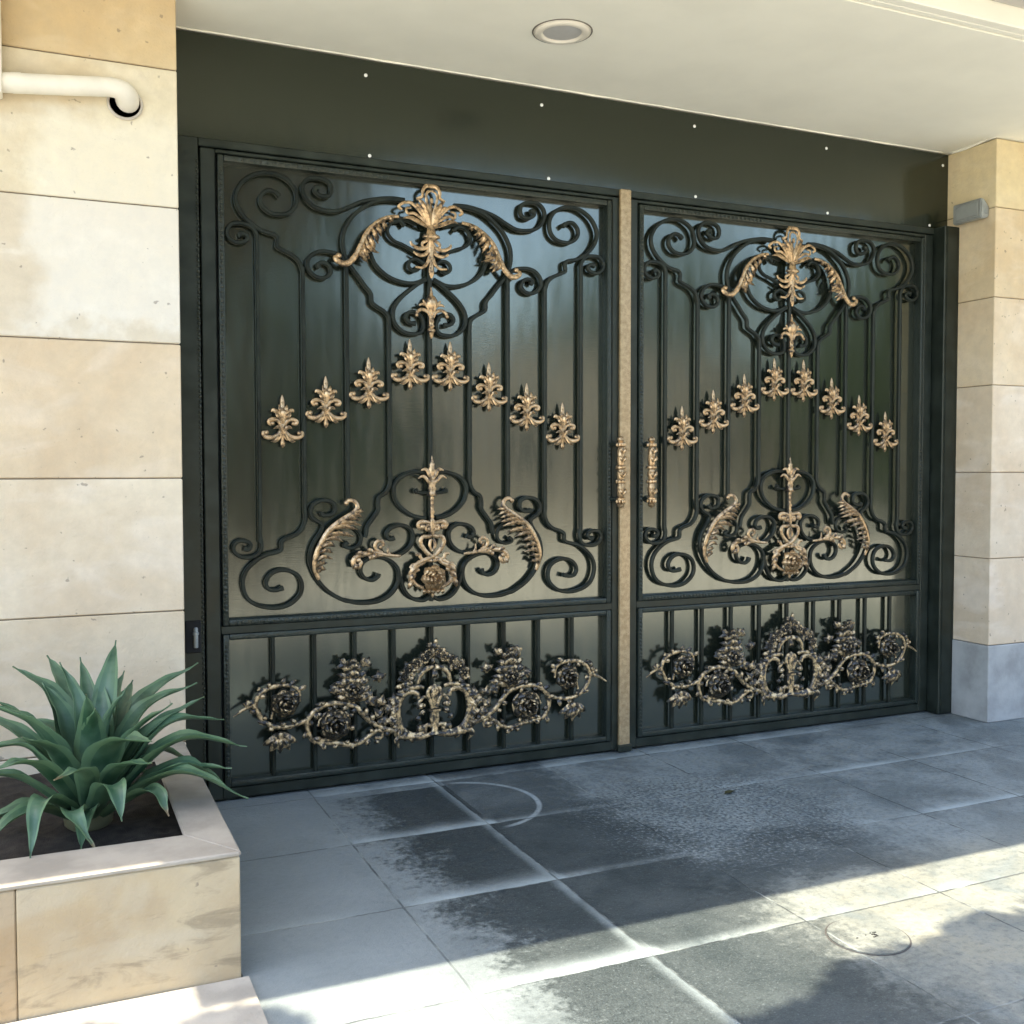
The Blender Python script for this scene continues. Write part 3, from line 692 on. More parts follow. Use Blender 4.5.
    # acanthus sprays
    def acanthus(sp_, lobes, w, nsp, s, bend, lw):
        bm = bmesh.new()
        P = [Vector((s * (x - .003), -.018, z)) for x, z in D[sp_]]
        for k, q in enumerate(P): q.y -= bend * math.sin(math.pi * k / (len(P) - 1))
        tube(bm, spline(P, 5), w, 7, .8); ball(bm, P[-1], w[-1] * 1.5)
        for nm in lobes:
            Q = [Vector((s * (x - .003), -.026 - bend * .6, z)) for x, z in D[nm]]
            k_ = random.Random(nm).uniform(.0, .28)
            Q[2] = Q[2] + (Q[2] - Q[1]) * k_ + Vector((0, 0, -.008 * k_)); Q[1].y -= .010; Q[2].y += .012
            blade(bm, spline(Q, 5), lw * random.Random(nm + 'w').uniform(.8, 1.25), dome=.5, notch=.30)
            m_ = Q[0].lerp(Q[1], .8); d_ = (Q[2] - Q[1]); n_ = Vector((-d_.z, 0, d_.x)).normalized() * (-s)
            blade(bm, spline([m_, m_ + d_ * .35 + n_ * .006 + Vector((0, -.008, 0)), m_ + d_ * .7 + n_ * .016], 3), lw * .55, dome=.5)
        return bm
    for s in (1, -1):
        link('acanthus_leaf', acanthus('ac_low', ['acl%d' % i for i in range(12)], [.010, .014, .015, .014, .012, .010, .009], 5, s, .012, .0125), GOLD, root, 50)
        link('acanthus_leaf', acanthus('ac_top', ['act%d' % i for i in range(9)], [.008, .010, .012, .014, .014, .012, .010], 5, s, .016, .0125), GOLD, root, 50)
        bm = bmesh.new()
        for nm, rr in (('branch', [.006, .009, .012, .014, .013, .011, .010]), ('branch2', [.006, .010, .012]), ('sprig1', [.008, .006, .003]), ('sprig2', [.009, .009, .008])):
            P = spline([Vector((s * (x - .003), -.026, z)) for x, z in D[nm]], 5); tube(bm, P, rr, 7, .8)
            if nm in ('branch', 'sprig2'): ball(bm, P[-1], rr[-1] * 1.4)
        for (x0, z0, x1, z1) in ((.30, 1.108, .335, 1.125), (.345, 1.10, .385, 1.108), (.28, 1.10, .31, 1.075), (.37, 1.05, .40, 1.035)):
            blade(bm, spline([Vector((s * x0, -.032, z0)), Vector((s * (x0 + x1) / 2, -.04, (z0 + z1) / 2 + .006)), Vector((s * x1, -.028, z1))], 3), .011)
        link('branch_ornament', bm, GOLD, root, 50)
    # medallion under the lower finial
    bm = bmesh.new()
    for i in range(8):
        w = [.011, .008, .011, .008, .009, .011, .010, .010][i]
        for s in (1, -1):
            P = spline([Vector((s * (x - .008), -.022 - (.004 if s > 0 else 0), z)) for x, z in D['med%d' % i]], 5); tube(bm, P, [w * .8, w, w, w * .8], 7, .8)
            if i in (0, 1): ball(bm, P[-1], w * 1.5)
    lathe(bm, (0, -.024, 0), [(.006, 1.18), (.014, 1.20), (.020, 1.225), (.012, 1.245), (.016, 1.255), (.006, 1.268)], 10, .7)
    for s in (1, -1):
        for k in range(3):
            blade(bm, spline([Vector((s * (.075 + .012 * k), -.024, 1.03 - .03 * k)), Vector((s * (.10 + .008 * k), -.034, 1.02 - .035 * k)), Vector((s * (.125), -.02, .995 - .035 * k))], 3), .013)
    med = link('medallion', bm, GOLD, root, 50)
    bm = bmesh.new(); rose(bm, (.001, -.030, .978), .066, 4, random.Random(3))
    for k in range(5):
        blade(bm, spline([Vector((-.04 + .02 * k, -.03, .925)), Vector((-.046 + .023 * k, -.042, .912)), Vector((-.05 + .025 * k, -.03, .897))], 3), .011)
    lathe(bm, (0, -.024, 0), [(.003, .880), (.010, .892), (.006, .902), (.012, .915)], 8)
    link('rose', bm, GOLD_ROSE, med, 50)
    # cast floral frieze of the lower field
    yv = -.036
    bm = bmesh.new()
    for i in range(10):
        w = [.017, .014, .011, .009, .012, .016, .013, .012, .011, .010][i]
        for s in (1, -1):
            P = spline([Vector((s * (x - .008), yv - .004 * (i % 3), z)) for x, z in D['car%d' % i]], 5); tube(bm, P, [w * .7, w, w, w * .7], 7, .9)
            if i in (0, 9): ball(bm, P[-1], w * 1.2)
    lathe(bm, (0, yv - .008, 0), [(.014, .205), (.030, .215), (.020, .232), (.014, .27), (.012, .322), (.036, .328), (.036, .338), (.012, .346), (.018, .39), (.026, .42), (.016, .445), (.006, .46)], 12, .6)
    for s in (1, -1):
        for k in range(5):
            a = .35 * k
            blade(bm, spline([Vector((s * (.185 - .004 * k), yv, .40 - .045 * k)), Vector((s * (.212 - .004 * k), yv - .012, .385 - .045 * k)), Vector((s * (.226 - .012 * k), yv + .004, .355 - .048 * k))], 3), .013)
        for k in range(9):
            a = math.radians(75 - k * 19); cxx, czz = .108, .325
            p0 = Vector((s * (cxx + .082 * math.cos(a)), yv + .002, czz + .105 * math.sin(a))); q = Vector((s * math.cos(a - .6), 0, math.sin(a - .6)))
            blade(bm, spline([p0, p0 + q * .024 + Vector((0, -.012, 0)), p0 + q * .046], 3), .013, notch=.12)
        for (x0, z0, x1, z1) in ((.13, .24, .17, .205), (.09, .22, .05, .20), (.05, .36, .09, .345), (.045, .33, .08, .31), (.10, .30, .07, .285)):
            blade(bm, spline([Vector((s * x0, yv, z0)), Vector((s * (x0 + x1) / 2, yv - .012, (z0 + z1) / 2 + .006)), Vector((s * x1, yv, z1))], 3), .012)
    car = link('cartouche', bm, GOLD_DARK, root, 50)
    bm = bmesh.new(); rr = random.Random(11)
    for i, (x, z) in enumerate(D['car_flowers']):
        for s in ((1, -1) if x > .02 else (1,)):
            xx = s * (x - .008) if x > .02 else 0
            if i in (2, 3, 4, 5, 1): rose(bm, (xx, yv - .004, z), .030, 2, rr)
            for k in range(4):
                a = rr.uniform(0, 6.28); L = rr.uniform(.030, .046)
                dv = Vector((math.cos(a), 0, math.sin(a)))
                c = Vector((xx, yv, z)); blade(bm, spline([c, c + dv * L * .6 + Vector((0, -.010, 0)), c + dv * L], 3), .010)
    blade(bm, spline([Vector((0, yv, .62)), Vector((.004, yv - .012, .648)), Vector((.012, yv, .676))], 3), .014)
    link('flower_garland', bm, GOLD_DARK, car, 50)
    for s in (1, -1):
        bm = bmesh.new()
        def vn(nm, rr_): 
            P = spline([Vector((s * (x - .006), yv - .002, z)) for x, z in D[nm]], 5); tube(bm, P, rr_, 7, .9); return P
        paths = [vn('vine1', [.014, .013, .013, .013, .013, .012, .012, .012, .011, .009]), vn('vine1b', [.011, .010, .008]), vn('vine2', [.011, .012, .012, .011]), vn('vine2b', [.011, .012, .010, .007])]
        r3 = random.Random(21)
        for P_ in paths:
            acc = 0
            for i in range(1, len(P_) - 1):
                acc += (P_[i] - P_[i - 1]).length
                if acc > .045:
                    acc = 0
                    t_ = (P_[i + 1] - P_[i - 1]).normalized(); nn = Vector((t_.z, 0, -t_.x)) * r3.choice((-1, 1))
                    L = r3.uniform(.026, .042); a_ = P_[i] + Vector((0, .002, 0))
                    blade(bm, spline([a_, a_ + nn * L * .55 + t_ * L * .3 + Vector((0, -.012, 0)), a_ + nn * L * .9 + t_ * L * .7], 3), .0115, notch=.12)
        vn('vine2c', [.010, .008, .004]); vn('vine2d', [.008, .006])
        T = D['thorns']
        for i in range(0, len(T), 2):
            a, c = [Vector((s * (x - .006), yv - .002, z)) for x, z in T[i:i + 2]]
            blade(bm, [a, a.lerp(c, .35) + Vector((0, -.006, 0)), a.lerp(c, .7) + Vector((0, -.005, 0)), c], .011)
        vine = link('vine', bm, GOLD_DARK, root, 50)
        rr = random.Random(5)
        F = D['flowers']
        for k in (0, 2):
            bm = bmesh.new(); c = F[k]; r = abs(F[k + 1][0] - c[0]); rose(bm, (s * (c[0] - .006), yv + .006, c[1]), r * 1.28, 4, rr); link('rose', bm, GOLD_DARK, vine, 50)
        bm = bmesh.new(); c = F[4]; r = .052                      # hanging bell flower
        for k in range(5):
            a = R(-150 + 30 * k); dv = Vector((math.cos(a) * s, 0, math.sin(a)))
            b0 = Vector((s * (c[0] - .006), yv - .004, c[1] + .035))
            blade(bm, spline([b0, b0 + dv * r * .8 + Vector((0, -.022, 0)), b0 + dv * r * 1.75 + Vector((0, -.004, 0))], 4), .020)
        ball(bm, (s * (c[0] - .006), yv - .018, c[1] + .03), .020, .8)
        link('bell_flower', bm, GOLD_DARK, vine, 50)
        bm = bmesh.new(); c = F[6]                                # tall peony with its leaves
        cx_ = s * (c[0] + .004)
        tube(bm, [Vector((cx_, yv + .012, c[1] - .125)), Vector((cx_, yv + .010, c[1] + .06))], [.016, .008], 7, .7)
        for row_, (zz, n_, ww, ll) in enumerate(((-.085, 7, .105, .050), (-.050, 8, .112, .056), (-.015, 8, .100, .060), (.020, 7, .084, .060), (.055, 5, .062, .056), (.080, 3, .036, .050))):
            for k in range(n_):
                f = (k + .5) / n_ * 2 - 1 + rr.uniform(-.06, .06)
                b0 = Vector((cx_ + f * ww * .30, yv + .006 - .004 * (row_ % 2) - .012 * (1 - abs(f)), c[1] + zz - .012))
                tip = b0 + Vector((f * ww * .72 + rr.uniform(-.006, .006), .006, ll * (1 - abs(f) * .75) + rr.uniform(-.006, .006)))
                blade(bm, spline([b0, b0.lerp(tip, .55) + Vector((0, -.015, .008)), tip], 3), .0145, notch=.15)
        rose(bm, (cx_, yv - .012, c[1] - .045), .050, 3, rr)
        for x, z in D['leafspots']:
            a = rr.uniform(0, 6.28)
            for k in range(3):
                a += 1.3; L = rr.uniform(.050, .072); dv = Vector((math.cos(a), 0, math.sin(a))); c0 = Vector((s * (x - .006), yv + .006, z)) - dv * L * .4
                blade(bm, spline([c0, c0 + dv * L * .55 + Vector((0, -.014, 0)), c0 + dv * L], 3), .014, notch=.15)
        link('peony', bm, GOLD_DARK, vine, 50)
    return root

def pull_handle(root, x):
    bm = bmesh.new(); y = -.070
    prof = [(.004, 1.300), (.011, 1.308), (.013, 1.318), (.007, 1.328), (.010, 1.334), (.015, 1.342), (.015, 1.352), (.009, 1.360), (.012, 1.372), (.013, 1.40), (.010, 1.428), (.017, 1.434), (.017, 1.442),
            (.011, 1.450), (.014, 1.475), (.011, 1.500), (.018, 1.508), (.018, 1.516), (.011, 1.524), (.013, 1.56), (.012, 1.60), (.009, 1.616), (.015, 1.625), (.015, 1.637), (.008, 1.645), (.012, 1.655), (.011, 1.665), (.004, 1.674)]
    lathe(bm, (x, y, 0), [(r * 1.6, z) for r, z in prof], 12)
    for zc_ in (1.335, 1.438, 1.512, 1.63):
        for k in range(8):
            a = k * math.pi / 4; ball(bm, (x + .022 * math.cos(a), y + .022 * math.sin(a), zc_), .007, 1, 1.5, 6, 4)
    for z0 in (1.37, 1.46, 1.54, 1.585):
        for s in (-1, 1):
            blade(bm, spline([Vector((x, y - .020, z0)), Vector((x + s * .012, y - .028, z0 + .016)), Vector((x + s * .020, y - .018, z0 + .032))], 3), .007)
    h = link('pull_handle', bm, GOLD_ROSE, root, 40)
    for z in (1.345, 1.632):
        bm = bmesh.new()
        mx = x - .030 if x > 0 else x + .0
        tube(bm, [Vector((mx, -.016, z)), Vector((mx, -.04, z)), Vector((x * .5 + mx * .5, -.060, z)), Vector((x, y, z))], [.012, .010, .009, .009], 8)
        tube(bm, [Vector((mx, -.014, z)), Vector((mx, -.022, z))], .019, 12)
        link('handle_mount', bm, IRON, h, 40)

LEAF_L = make_leaf()
LEAF_R = copy_tree(LEAF_L)
LEAF_R.location.x = 2.1573
LEAF_R['label'] = 'right leaf of the black wrought iron double gate, next to the stone pillar'
LEAF_L['group'] = LEAF_R['group'] = 'wrought iron gate leaves'
pull_handle(LEAF_L, 1.023); pull_handle(LEAF_R, -.948)
bm = bmesh.new(); box(bm, 1.038, 1.103, -.038, -.0165, .012, 2.956, .006, 2)
link('meeting_strip', bm, m_gold('hammered_brass', (.30, .20, .10), -1.6, -.5, .5, ((.33, .235, .12), (.47, .35, .195)), .35), LEAF_L)
bm = bmesh.new(); box(bm, 1.028, 1.113, -.050, -.0162, .006, .045, .006)
link('floor_bolt', bm, IRON, LEAF_L)

# ------------------------------------------------------------------ steel frame and fascia
FR = thing('steel_surround', 'dark green steel posts and header around the double gate', 'surround', (1.08, 0, 0))
def loc(o): o.location = -FR.location; return o
bm = bmesh.new()
box(bm, -1.165, -1.0755, -.020, .07, .006, 2.957, .004)
for i in range(120): ball(bm, (-1.0825 + random.uniform(-.001, .001), -.021, .14 + i * .0228), .0082, .7, 1.1, 6, 4)
loc(link('jamb', bm, IRON, FR, 40))
bm = bmesh.new(); box(bm, 3.2335, 3.336, -.100, .07, .006, 2.957, .004); box(bm, 3.338, 3.3515, -.096, .069, .006, 2.956); box(bm, 3.2505, 3.2555, -.103, -.099, .02, 2.94)
loc(link('jamb', bm, IRON, FR))
bm = bmesh.new(); box(bm, -1.0755, 3.2335, -.018, .07, 2.9215, 2.9575, .004)
loc(link('header', bm, IRON, FR))
for x, yh in ((-1.125, 0), (3.300, -.081)):
    for z in (.765,):
        if x > 0: continue
        bm = bmesh.new(); box(bm, x - .034, x + .034, -.030 + yh, -.019 + yh, z - .075, z + .070, .004)
        h = loc(link('hinge', bm, BLACK, FR))
        bm = bmesh.new(); lathe(bm, (x + .010, -.036 + yh, z), [(.009, -.05), (.010, -.046), (.010, .005), (.013, .007), (.013, .018), (.010, .020), (.010, .035), (.006, .040)], 10)
        link('hinge_pin', bm, GREYMETAL, h, 40)

FA = thing('fascia_panel', 'dark glossy sheet fixed with white screws between the gate and the ceiling', 'metal panel', (1.08, 0, 3.18))
bm = bmesh.new(); box(bm, -1.2, 3.35, -.004, .02, 2.9585, 3.411)
o = link('sheet', bm, FASCIA, FA); o.location = -FA.location
for x, z in ((-.312, 3.341), (.599, 3.331), (1.511, 3.345), (2.409, 3.338), (3.305, 3.345), (-.296, 2.972), (.638, 2.970), (1.52, 2.972), (2.422, 2.972), (3.205, 2.975)):
    bm = bmesh.new(); lathe(bm, (0, 0, 0), [(.0085, 0), (.0085, .003), (.0055, .0055), (.002, .006)], 10)
    bmesh.ops.rotate(bm, verts=bm.verts, matrix=Matrix.Rotation(R(90), 3, 'X'))
    o = link('screw', bm, SCREW, FA, 40); o.location = Vector((x, -.004, z)) - FA.location

# ------------------------------------------------------------------ masonry
def stones(bm, blocks, bev=.004):
    lay = bm.loops.layers.color.get('tone') or bm.loops.layers.color.new('tone')
    for (x0, x1, y0, y1, z0, z1, tone) in blocks:
        n0 = set(bm.faces)
        box(bm, x0, x1, y0, y1, z0, z1, bev)
        for f in bm.faces:
            if f not in n0:
                for l in f.loops: l[lay] = (*tone, 1)

YW = -.36
W = thing('stone_wall', 'cream limestone wall of long courses left of the gate, behind the agave', 'wall', (-3, 0, 0))
bm = bmesh.new()
zs = [0, .38, .925, 1.468, 2.012, 2.558, 3.106, 3.62]
tones = [(.97, .93, .86), (.97, .93, .86), (1.0, .965, .90), (.97, .91, .82), (.99, .98, .95), (1.02, .99, .93), (.95, .89, .77)]
bl = []; rr = random.Random(4)
for i in range(7):
    xs = [-1.2]
    while xs[-1] > -6: xs.append(xs[-1] - (1.9 if len(xs) == 1 else rr.uniform(.9, 1.5)))
    for k in range(len(xs) - 1):
        t = tones[i]; q = rr.uniform(.97, 1.02) if k else 1
        bl.append((xs[k + 1] + .0025, xs[k] - (.0025 if k else 0), YW + rr.uniform(0, .0025), .2, zs[i] + .0025, zs[i + 1] - .0025, tuple(c * q for c in t)))
stones(bm, bl, .0035)
o = link('course', bm, LIME, W); o.location.x = 3; o.name = 'stone_courses'
bm = bmesh.new(); box(bm, -6, -1.206, YW + .010, .195, .002, 3.6)
o = link('mortar_core', bm, m_plain('joint_mortar', (.20, .16, .11), .9), W); o.location.x = 3

P = thing('stone_pillar', 'cream limestone pillar with a grey stone foot right of the gate', 'pillar', (4.2, 0, 0))
bm = bmesh.new(); zs = [.458, .972, 1.480, 1.992, 2.503, 3.022, 3.415]
tn = [(1.0, .97, .92), (.98, .95, .90), (1.0, .96, .90), (1.0, .95, .86), (1.0, .95, .84), (1.03, .96, .83)]
stones(bm, [(3.352, 5.2, YW, .2, zs[i] + .002, zs[i + 1] - .002, tn[i]) for i in range(6)], .004)
o = link('stone_courses', bm, LIME, P); o.location.x = -4.2
bm = bmesh.new(); box(bm, 3.360, 5.19, YW + .009, .19, .46, 3.41)
o = link('mortar_core', bm, m_plain('pillar_mortar', (.20, .16, .11), .9), P); o.location.x = -4.2
bm = bmesh.new(); box(bm, 3.346, 5.205, YW - .006, .2, .0, .457, .004)
o = link('foot', bm, SKIRT, P); o.location.x = -4.2

# ceiling slab of the porch, a thing of its own with an added wall that blocks light
CA = thing('porch_canopy', 'cream plastered porch ceiling over the gate with a grooved front edge', 'canopy', (1, 0, 3.42))
def cl(o): o.location = (-1, 0, -3.42); return o
bm = bmesh.new(); box(bm, -1.1985, 5.3, -1.385, .3, 3.4205, 3.62, .003)
cl(link('ceiling', bm, PLASTER, CA))
bm = bmesh.new(); box(bm, -1.1985, 5.3, -1.425, -1.390, 3.423, 3.62, .004); box(bm, -1.1985, 5.3, -1.480, -1.430, 3.4205, 3.62, .006, 2)
cl(link('edge_trim', bm, PLASTER, CA))
bm = bmesh.new()
box(bm, -2.12, 5.3, -1.83, -1.4815, 3.512, 3.62)
for k in range(5): box(bm, -2.12, 5.3, -1.482 - .07 * (k + 1), -1.486 - .07 * k, 3.502 + .001 * (k % 2), 3.5115, .003)
cl(link('front_soffit', bm, SOFFIT, CA))
bm = bmesh.new(); box(bm, -6.2, -2.122, -1.682, -.362, 3.45, 3.62, .004)
cl(link('side_soffit', bm, PLASTER, CA))
bm = bmesh.new(); box(bm, -2.12, -1.199, -1.48, -.362, 3.4215, 3.62)
cl(link('side_ceiling', bm, PLASTER, CA))
bm = bmesh.new(); box(bm, -6.2, 5.4, .32, .5, 0.0, 6.0); box(bm, -6.2, 5.4, -1.60, .32, 3.621, 3.70)
cl(link('light_block_wall', bm, PLASTER, CA))  # unseen wall added behind the gate to block sky light, plus roof slab
bm = bmesh.new()                                    # ragged plaster bead where ceiling meets fascia and pillar
tube(bm, [Vector((-1.19 + i * .05, -.010 + .003 * noise.noise(Vector((i * .31, 0, 0))), 3.4205 - .004 * noise.noise(Vector((i * .23, 5, 0))))) for i in range(91)], .005, 6)
tube(bm, [Vector((3.345, -.02 - i * .034, 3.419 - .005 * math.sin(i * .5))) for i in range(11)], .008, 6)
cl(link('plaster_bead', bm, PLASTER, CA, 180))

DL = thing('ceiling_downlight', 'round white recessed downlight in the porch ceiling, switched off', 'lamp', (.395, -.638, 3.42))
bm = bmesh.new(); lathe(bm, (0, 0, 0), [(.085, .02), (.085, -.004), (.092, -.012), (.105, -.014), (.118, -.008), (.122, 0), (.122, .02)], 40)
bm.faces.ensure_lookup_table(); bmesh.ops.delete(bm, geom=[f for f in bm.faces if len(f.verts) > 10], context='FACES')
tube(bm, [Vector((.1235 * math.cos(2 * math.pi * k / 40), .1235 * math.sin(2 * math.pi * k / 40), -.001)) for k in range(41)], .0035, 6, cap=False)
link('trim_ring', bm, WHITE, DL, 40)
bm = bmesh.new(); tube(bm, [Vector((.130 * math.cos(2 * math.pi * k / 40), .130 * math.sin(2 * math.pi * k / 40), .0005)) for k in range(41)], .0035, 6, cap=False)
link('gap_shade_ring', bm, m_plain('painted_gap_shade', (.16, .14, .11), .9), DL, 180)  # dark ring paints the shading round the trim
bm = bmesh.new(); lathe(bm, (0, 0, 0), [(.086, .012), (.086, -.0025), (.05, -.006), (.004, -.0065)][::1], 32); link('diffuser', bm, DIFFUSER, DL, 40)

# drain pipe that turns into the wall
DP = thing('drain_pipe', 'white drain pipe running into a round hole high in the stone wall', 'pipe', (-1.6, YW, 2.95))
bm = bmesh.new(); r = .037; yp = YW - .055
path = [Vector((-1.875, yp, 2.945)), Vector((-1.75, yp, 2.955)), Vector((-1.60, yp, 2.970)), Vector((-1.48, yp, 2.983)), Vector((-1.435, yp, 2.984)), Vector((-1.405, yp + .012, 2.976)), Vector((-1.392, yp + .035, 2.965)), Vector((-1.388, yp + .065, 2.955)), Vector((-1.388, yp + .10, 2.950))]
tube(bm, spline([p_ for p_ in path], 4), [r] * 5 + [.042, .045, .045, .044], 18)
o = link('horizontal_run', bm, WHITE, DP, 40); o.location = -DP.location
bm = bmesh.new(); tube(bm, [Vector((-1.80, yp, 2.951)), Vector((-1.765, yp, 2.9545))], .0385, 18)
o = link('collar', bm, WHITE, DP, 40); o.location = -DP.location
bm = bmesh.new(); box(bm, -1.935, -1.832, yp - .05, yp + .045, 2.895, 3.45, .008, 2)
o = link('downpipe', bm, WHITE, DP, 40); o.location = -DP.location
bm = bmesh.new(); n = 28
c0 = Vector((-1.398, YW - .0022, 2.946))
vo = [bm.verts.new(c0 + Vector((.060 * math.cos(a), 0, .056 * math.sin(a)))) for a in [2 * math.pi * k / n for k in range(n)]]
bm.faces.new(vo); bmesh.ops.solidify(bm, geom=bm.faces[:], thickness=.002)
o = link('wall_hole', bm, m_plain('painted_hole_shade', (.060, .048, .034), .9, .4, 60), DP); o.location = -DP.location  # flat dark disc, painted as the shade inside the hole
bm = bmesh.new()
tube(bm, [c0 + Vector((.063 * math.cos(a), -.002, .059 * math.sin(a))) for a in [2 * math.pi * k / n for k in range(n + 1)]], .006, 6)
o = link('wall_sleeve', bm, m_plain('sleeve_mortar', (.55, .50, .42), .8), DP, 60); o.location = -DP.location

# small grey metal lamp box on the side of the pillar
LB = thing('wall_lamp', 'small grey wedge shaped metal lamp high on the pillar side', 'lamp', (3.35, -.17, 3.04))
bm = bmesh.new()
pr = [(3.352, 2.975), (3.352, 3.030), (3.312, 3.074), (3.284, 3.078), (3.284, 2.964), (3.312, 2.960)]
ya, yb = -.315, -.105
va = [bm.verts.new((x, ya, z)) for x, z in pr]; vb = [bm.verts.new((x, yb, z)) for x, z in pr]
bm.faces.new(va); bm.faces.new(vb[::-1])
for k in range(6): bm.faces.new((va[k], vb[k], vb[(k + 1) % 6], va[(k + 1) % 6]))
bmesh.ops.bevel(bm, geom=bm.edges[:], offset=.006, segments=2, affect='EDGES')
o = link('housing', bm, GREYMETAL, LB, 30); o.location = -LB.location
bm = bmesh.new(); box(bm, 3.2815, 3.2850, -.29, -.13, 2.982, 3.058, .001); box(bm, 3.312, 3.338, -.3175, -.314, 2.988, 3.010, .001)
o = link('cover_plate', bm, m_plain('dull_grey_plate', (.26, .28, .26), .5, .1), LB); o.location = -LB.location

# ------------------------------------------------------------------ planter and agave
PL = thing('stone_planter', 'low limestone planter with pale coping holding the agave', 'planter', (-2.4, -1.1, 0))
def pl(o): o.location = -PL.location; return o
bm = bmesh.new(); pj = -1.806
stones(bm, [(pj + .0008, -1.212, -1.730, -1.56, .002, .3705, (1, 1, 1)), (-2.62, pj - .0008, -1.730, -1.56, .002, .3705, (.93, .90, .88)), (-3.6, -2.624, -1.7295, -1.56, .002, .3705, (1, .97, .93)),
            (-1.30, -1.212, -1.556, YW - .002, .002, .3705, (.97, .96, .95)), (-3.6, -3.5, -1.556, YW - .002, .002, .3705, (1, 1, 1))], .004)
pl(link('side_slabs', bm, LIME2, PL))
bm = bmesh.new()
def prism(pts, z0, z1):
    a = [bm.verts.new((x, y, z0)) for x, y in pts]; c = [bm.verts.new((x, y, z1)) for x, y in pts]
    f = [bm.faces.new(a[::-1]), bm.faces.new(c)] + [bm.faces.new((a[k], a[(k + 1) % len(a)], c[(k + 1) % len(a)], c[k])) for k in range(len(a))]
    bmesh.ops.bevel(bm, geom=list({e for q in f for e in q.edges}), offset=.004, segments=1, affect='EDGES')
g_ = .0012
prism([(-3.6, -1.7335), (-1.209 - g_, -1.7335), (-1.345 - g_, -1.517), (-3.6, -1.517)], .372, .387)
prism([(-1.209, -1.7335 + g_), (-1.209, YW - .003), (-1.345, YW - .003), (-1.345, -1.517 + g_)], .372, .3865)
pl(link('coping', bm, COPING, PL))
bm = bmesh.new(); rs = random.Random(2)
nx, ny = 60, 32
grid = [[bm.verts.new((-3.5 + 2.2 * i / nx, -1.556 + 1.19 * j / ny, .315 + .018 * noise.noise(Vector((i * .4, j * .4, 0))) + .010 * noise.noise(Vector((i * 1.7, j * 1.7, 3))))) for j in range(ny + 1)] for i in range(nx + 1)]
for i in range(nx):
    for j in range(ny): bm.faces.new((grid[i][j], grid[i + 1][j], grid[i + 1][j + 1], grid[i][j + 1]))
pl(link('soil', bm, SOIL, PL, 180))

def agave_leaf(bm, lay, base, mid, tip, w, dry=0.0, up=Vector((0, 0, 1))):
    P = spline([base, mid, tip], 10); m = len(P); nw = 6; top = []; bot = []
    for i in range(m):
        t = (P[min(i + 1, m - 1)] - P[max(i - 1, 0)]).normalized()
        side = t.cross(up)
        out = (Vector((tip.x - base.x, tip.y - base.y, 0))).normalized()
        if side.length < .25: side = t.cross(-out)
        side.normalize(); nrm = side.cross(t).normalized()
        k = i / (m - 1)
        hw = w * (.62 + .38 * min(1, k / .35)) * (1 - max(0, (k - .36) / .64) ** 1.3)
        if k > .93: hw = max(hw * .6, .0022)
        ra, rb = [], []
        for j in range(nw + 1):
            s = j / nw * 2 - 1
            v = abs(s) ** 1.6 * hw * .42
            wav = .003 * math.sin(i * 1.3 + w * 900) * (abs(s) > .9)
            th = .0018 + .008 * (1 - s * s) * (1 - k) 
            ra.append(bm.verts.new(P[i] + side * s * hw + nrm * (v + wav)))
            rb.append(bm.verts.new(P[i] + side * s * hw * .985 + nrm * (v + wav - th)))
        top.append(ra); bot.append(rb)
    def face(vs, k, edge):
        f = bm.faces.new(vs)
        d = max(0, (k - .93) / .07) * .9
        if dry: d = max(d, min(1, max(0, (k - (1 - dry)) / max(.01, dry * .6))))
        for l in f.loops: l[lay] = (edge, d, 0, 1)
    for i in range(m - 1):
        k = i / (m - 1)
        for j in range(nw):
            e = 1.0 if j in (0, nw - 1) else 0.0
            face((top[i][j], top[i][j + 1], top[i + 1][j + 1], top[i + 1][j]), k, e)
            face((bot[i][j], bot[i + 1][j], bot[i + 1][j + 1], bot[i][j + 1]), k, e)
        face((top[i][0], top[i + 1][0], bot[i + 1][0], bot[i][0]), k, 1); face((top[i][nw], bot[i][nw], bot[i + 1][nw], top[i + 1][nw]), k, 1)
    face(top[0] + bot[0][::-1], 0, 0); face(top[-1][::-1] + bot[-1], 1, 0)

AGB = Vector((-1.60, -1.10, .40))
rg = random.Random(12)
for k in range(18):
    a = k * 2.399 + rg.uniform(-.2, .2); u = k / 17
    e_ = R(82 - 88 * u + rg.uniform(-6, 6)); L = (.34 + .10 * math.sin(u * 3.1)) * rg.uniform(.85, 1.08)
    dv = Vector((math.cos(a), math.sin(a), 0))
    if dv.y > .6 and u > .6: L *= .8
    mid = AGB + dv * (.045 + L * .5 * math.cos(e_)) + Vector((0, 0, L * .5 * math.sin(e_) + .05 * (1 - u) + .035))
    tip = AGB + dv * (.045 + L * math.cos(e_ - .12)) + Vector((0, 0, L * math.sin(e_) - .06 * u * u + .03))
    tip.z = max(tip.z, .345 + .02 * rg.random())
    if tip.y < -1.55: tip.z = max(tip.z, .40)
    AGAVE.append((tuple(mid), tuple(tip), rg.uniform(.038, .046)))
AG = thing('agave', 'green agave rosette with pointed leaves growing in the planter', 'agave', (-1.60, -1.10, .31))
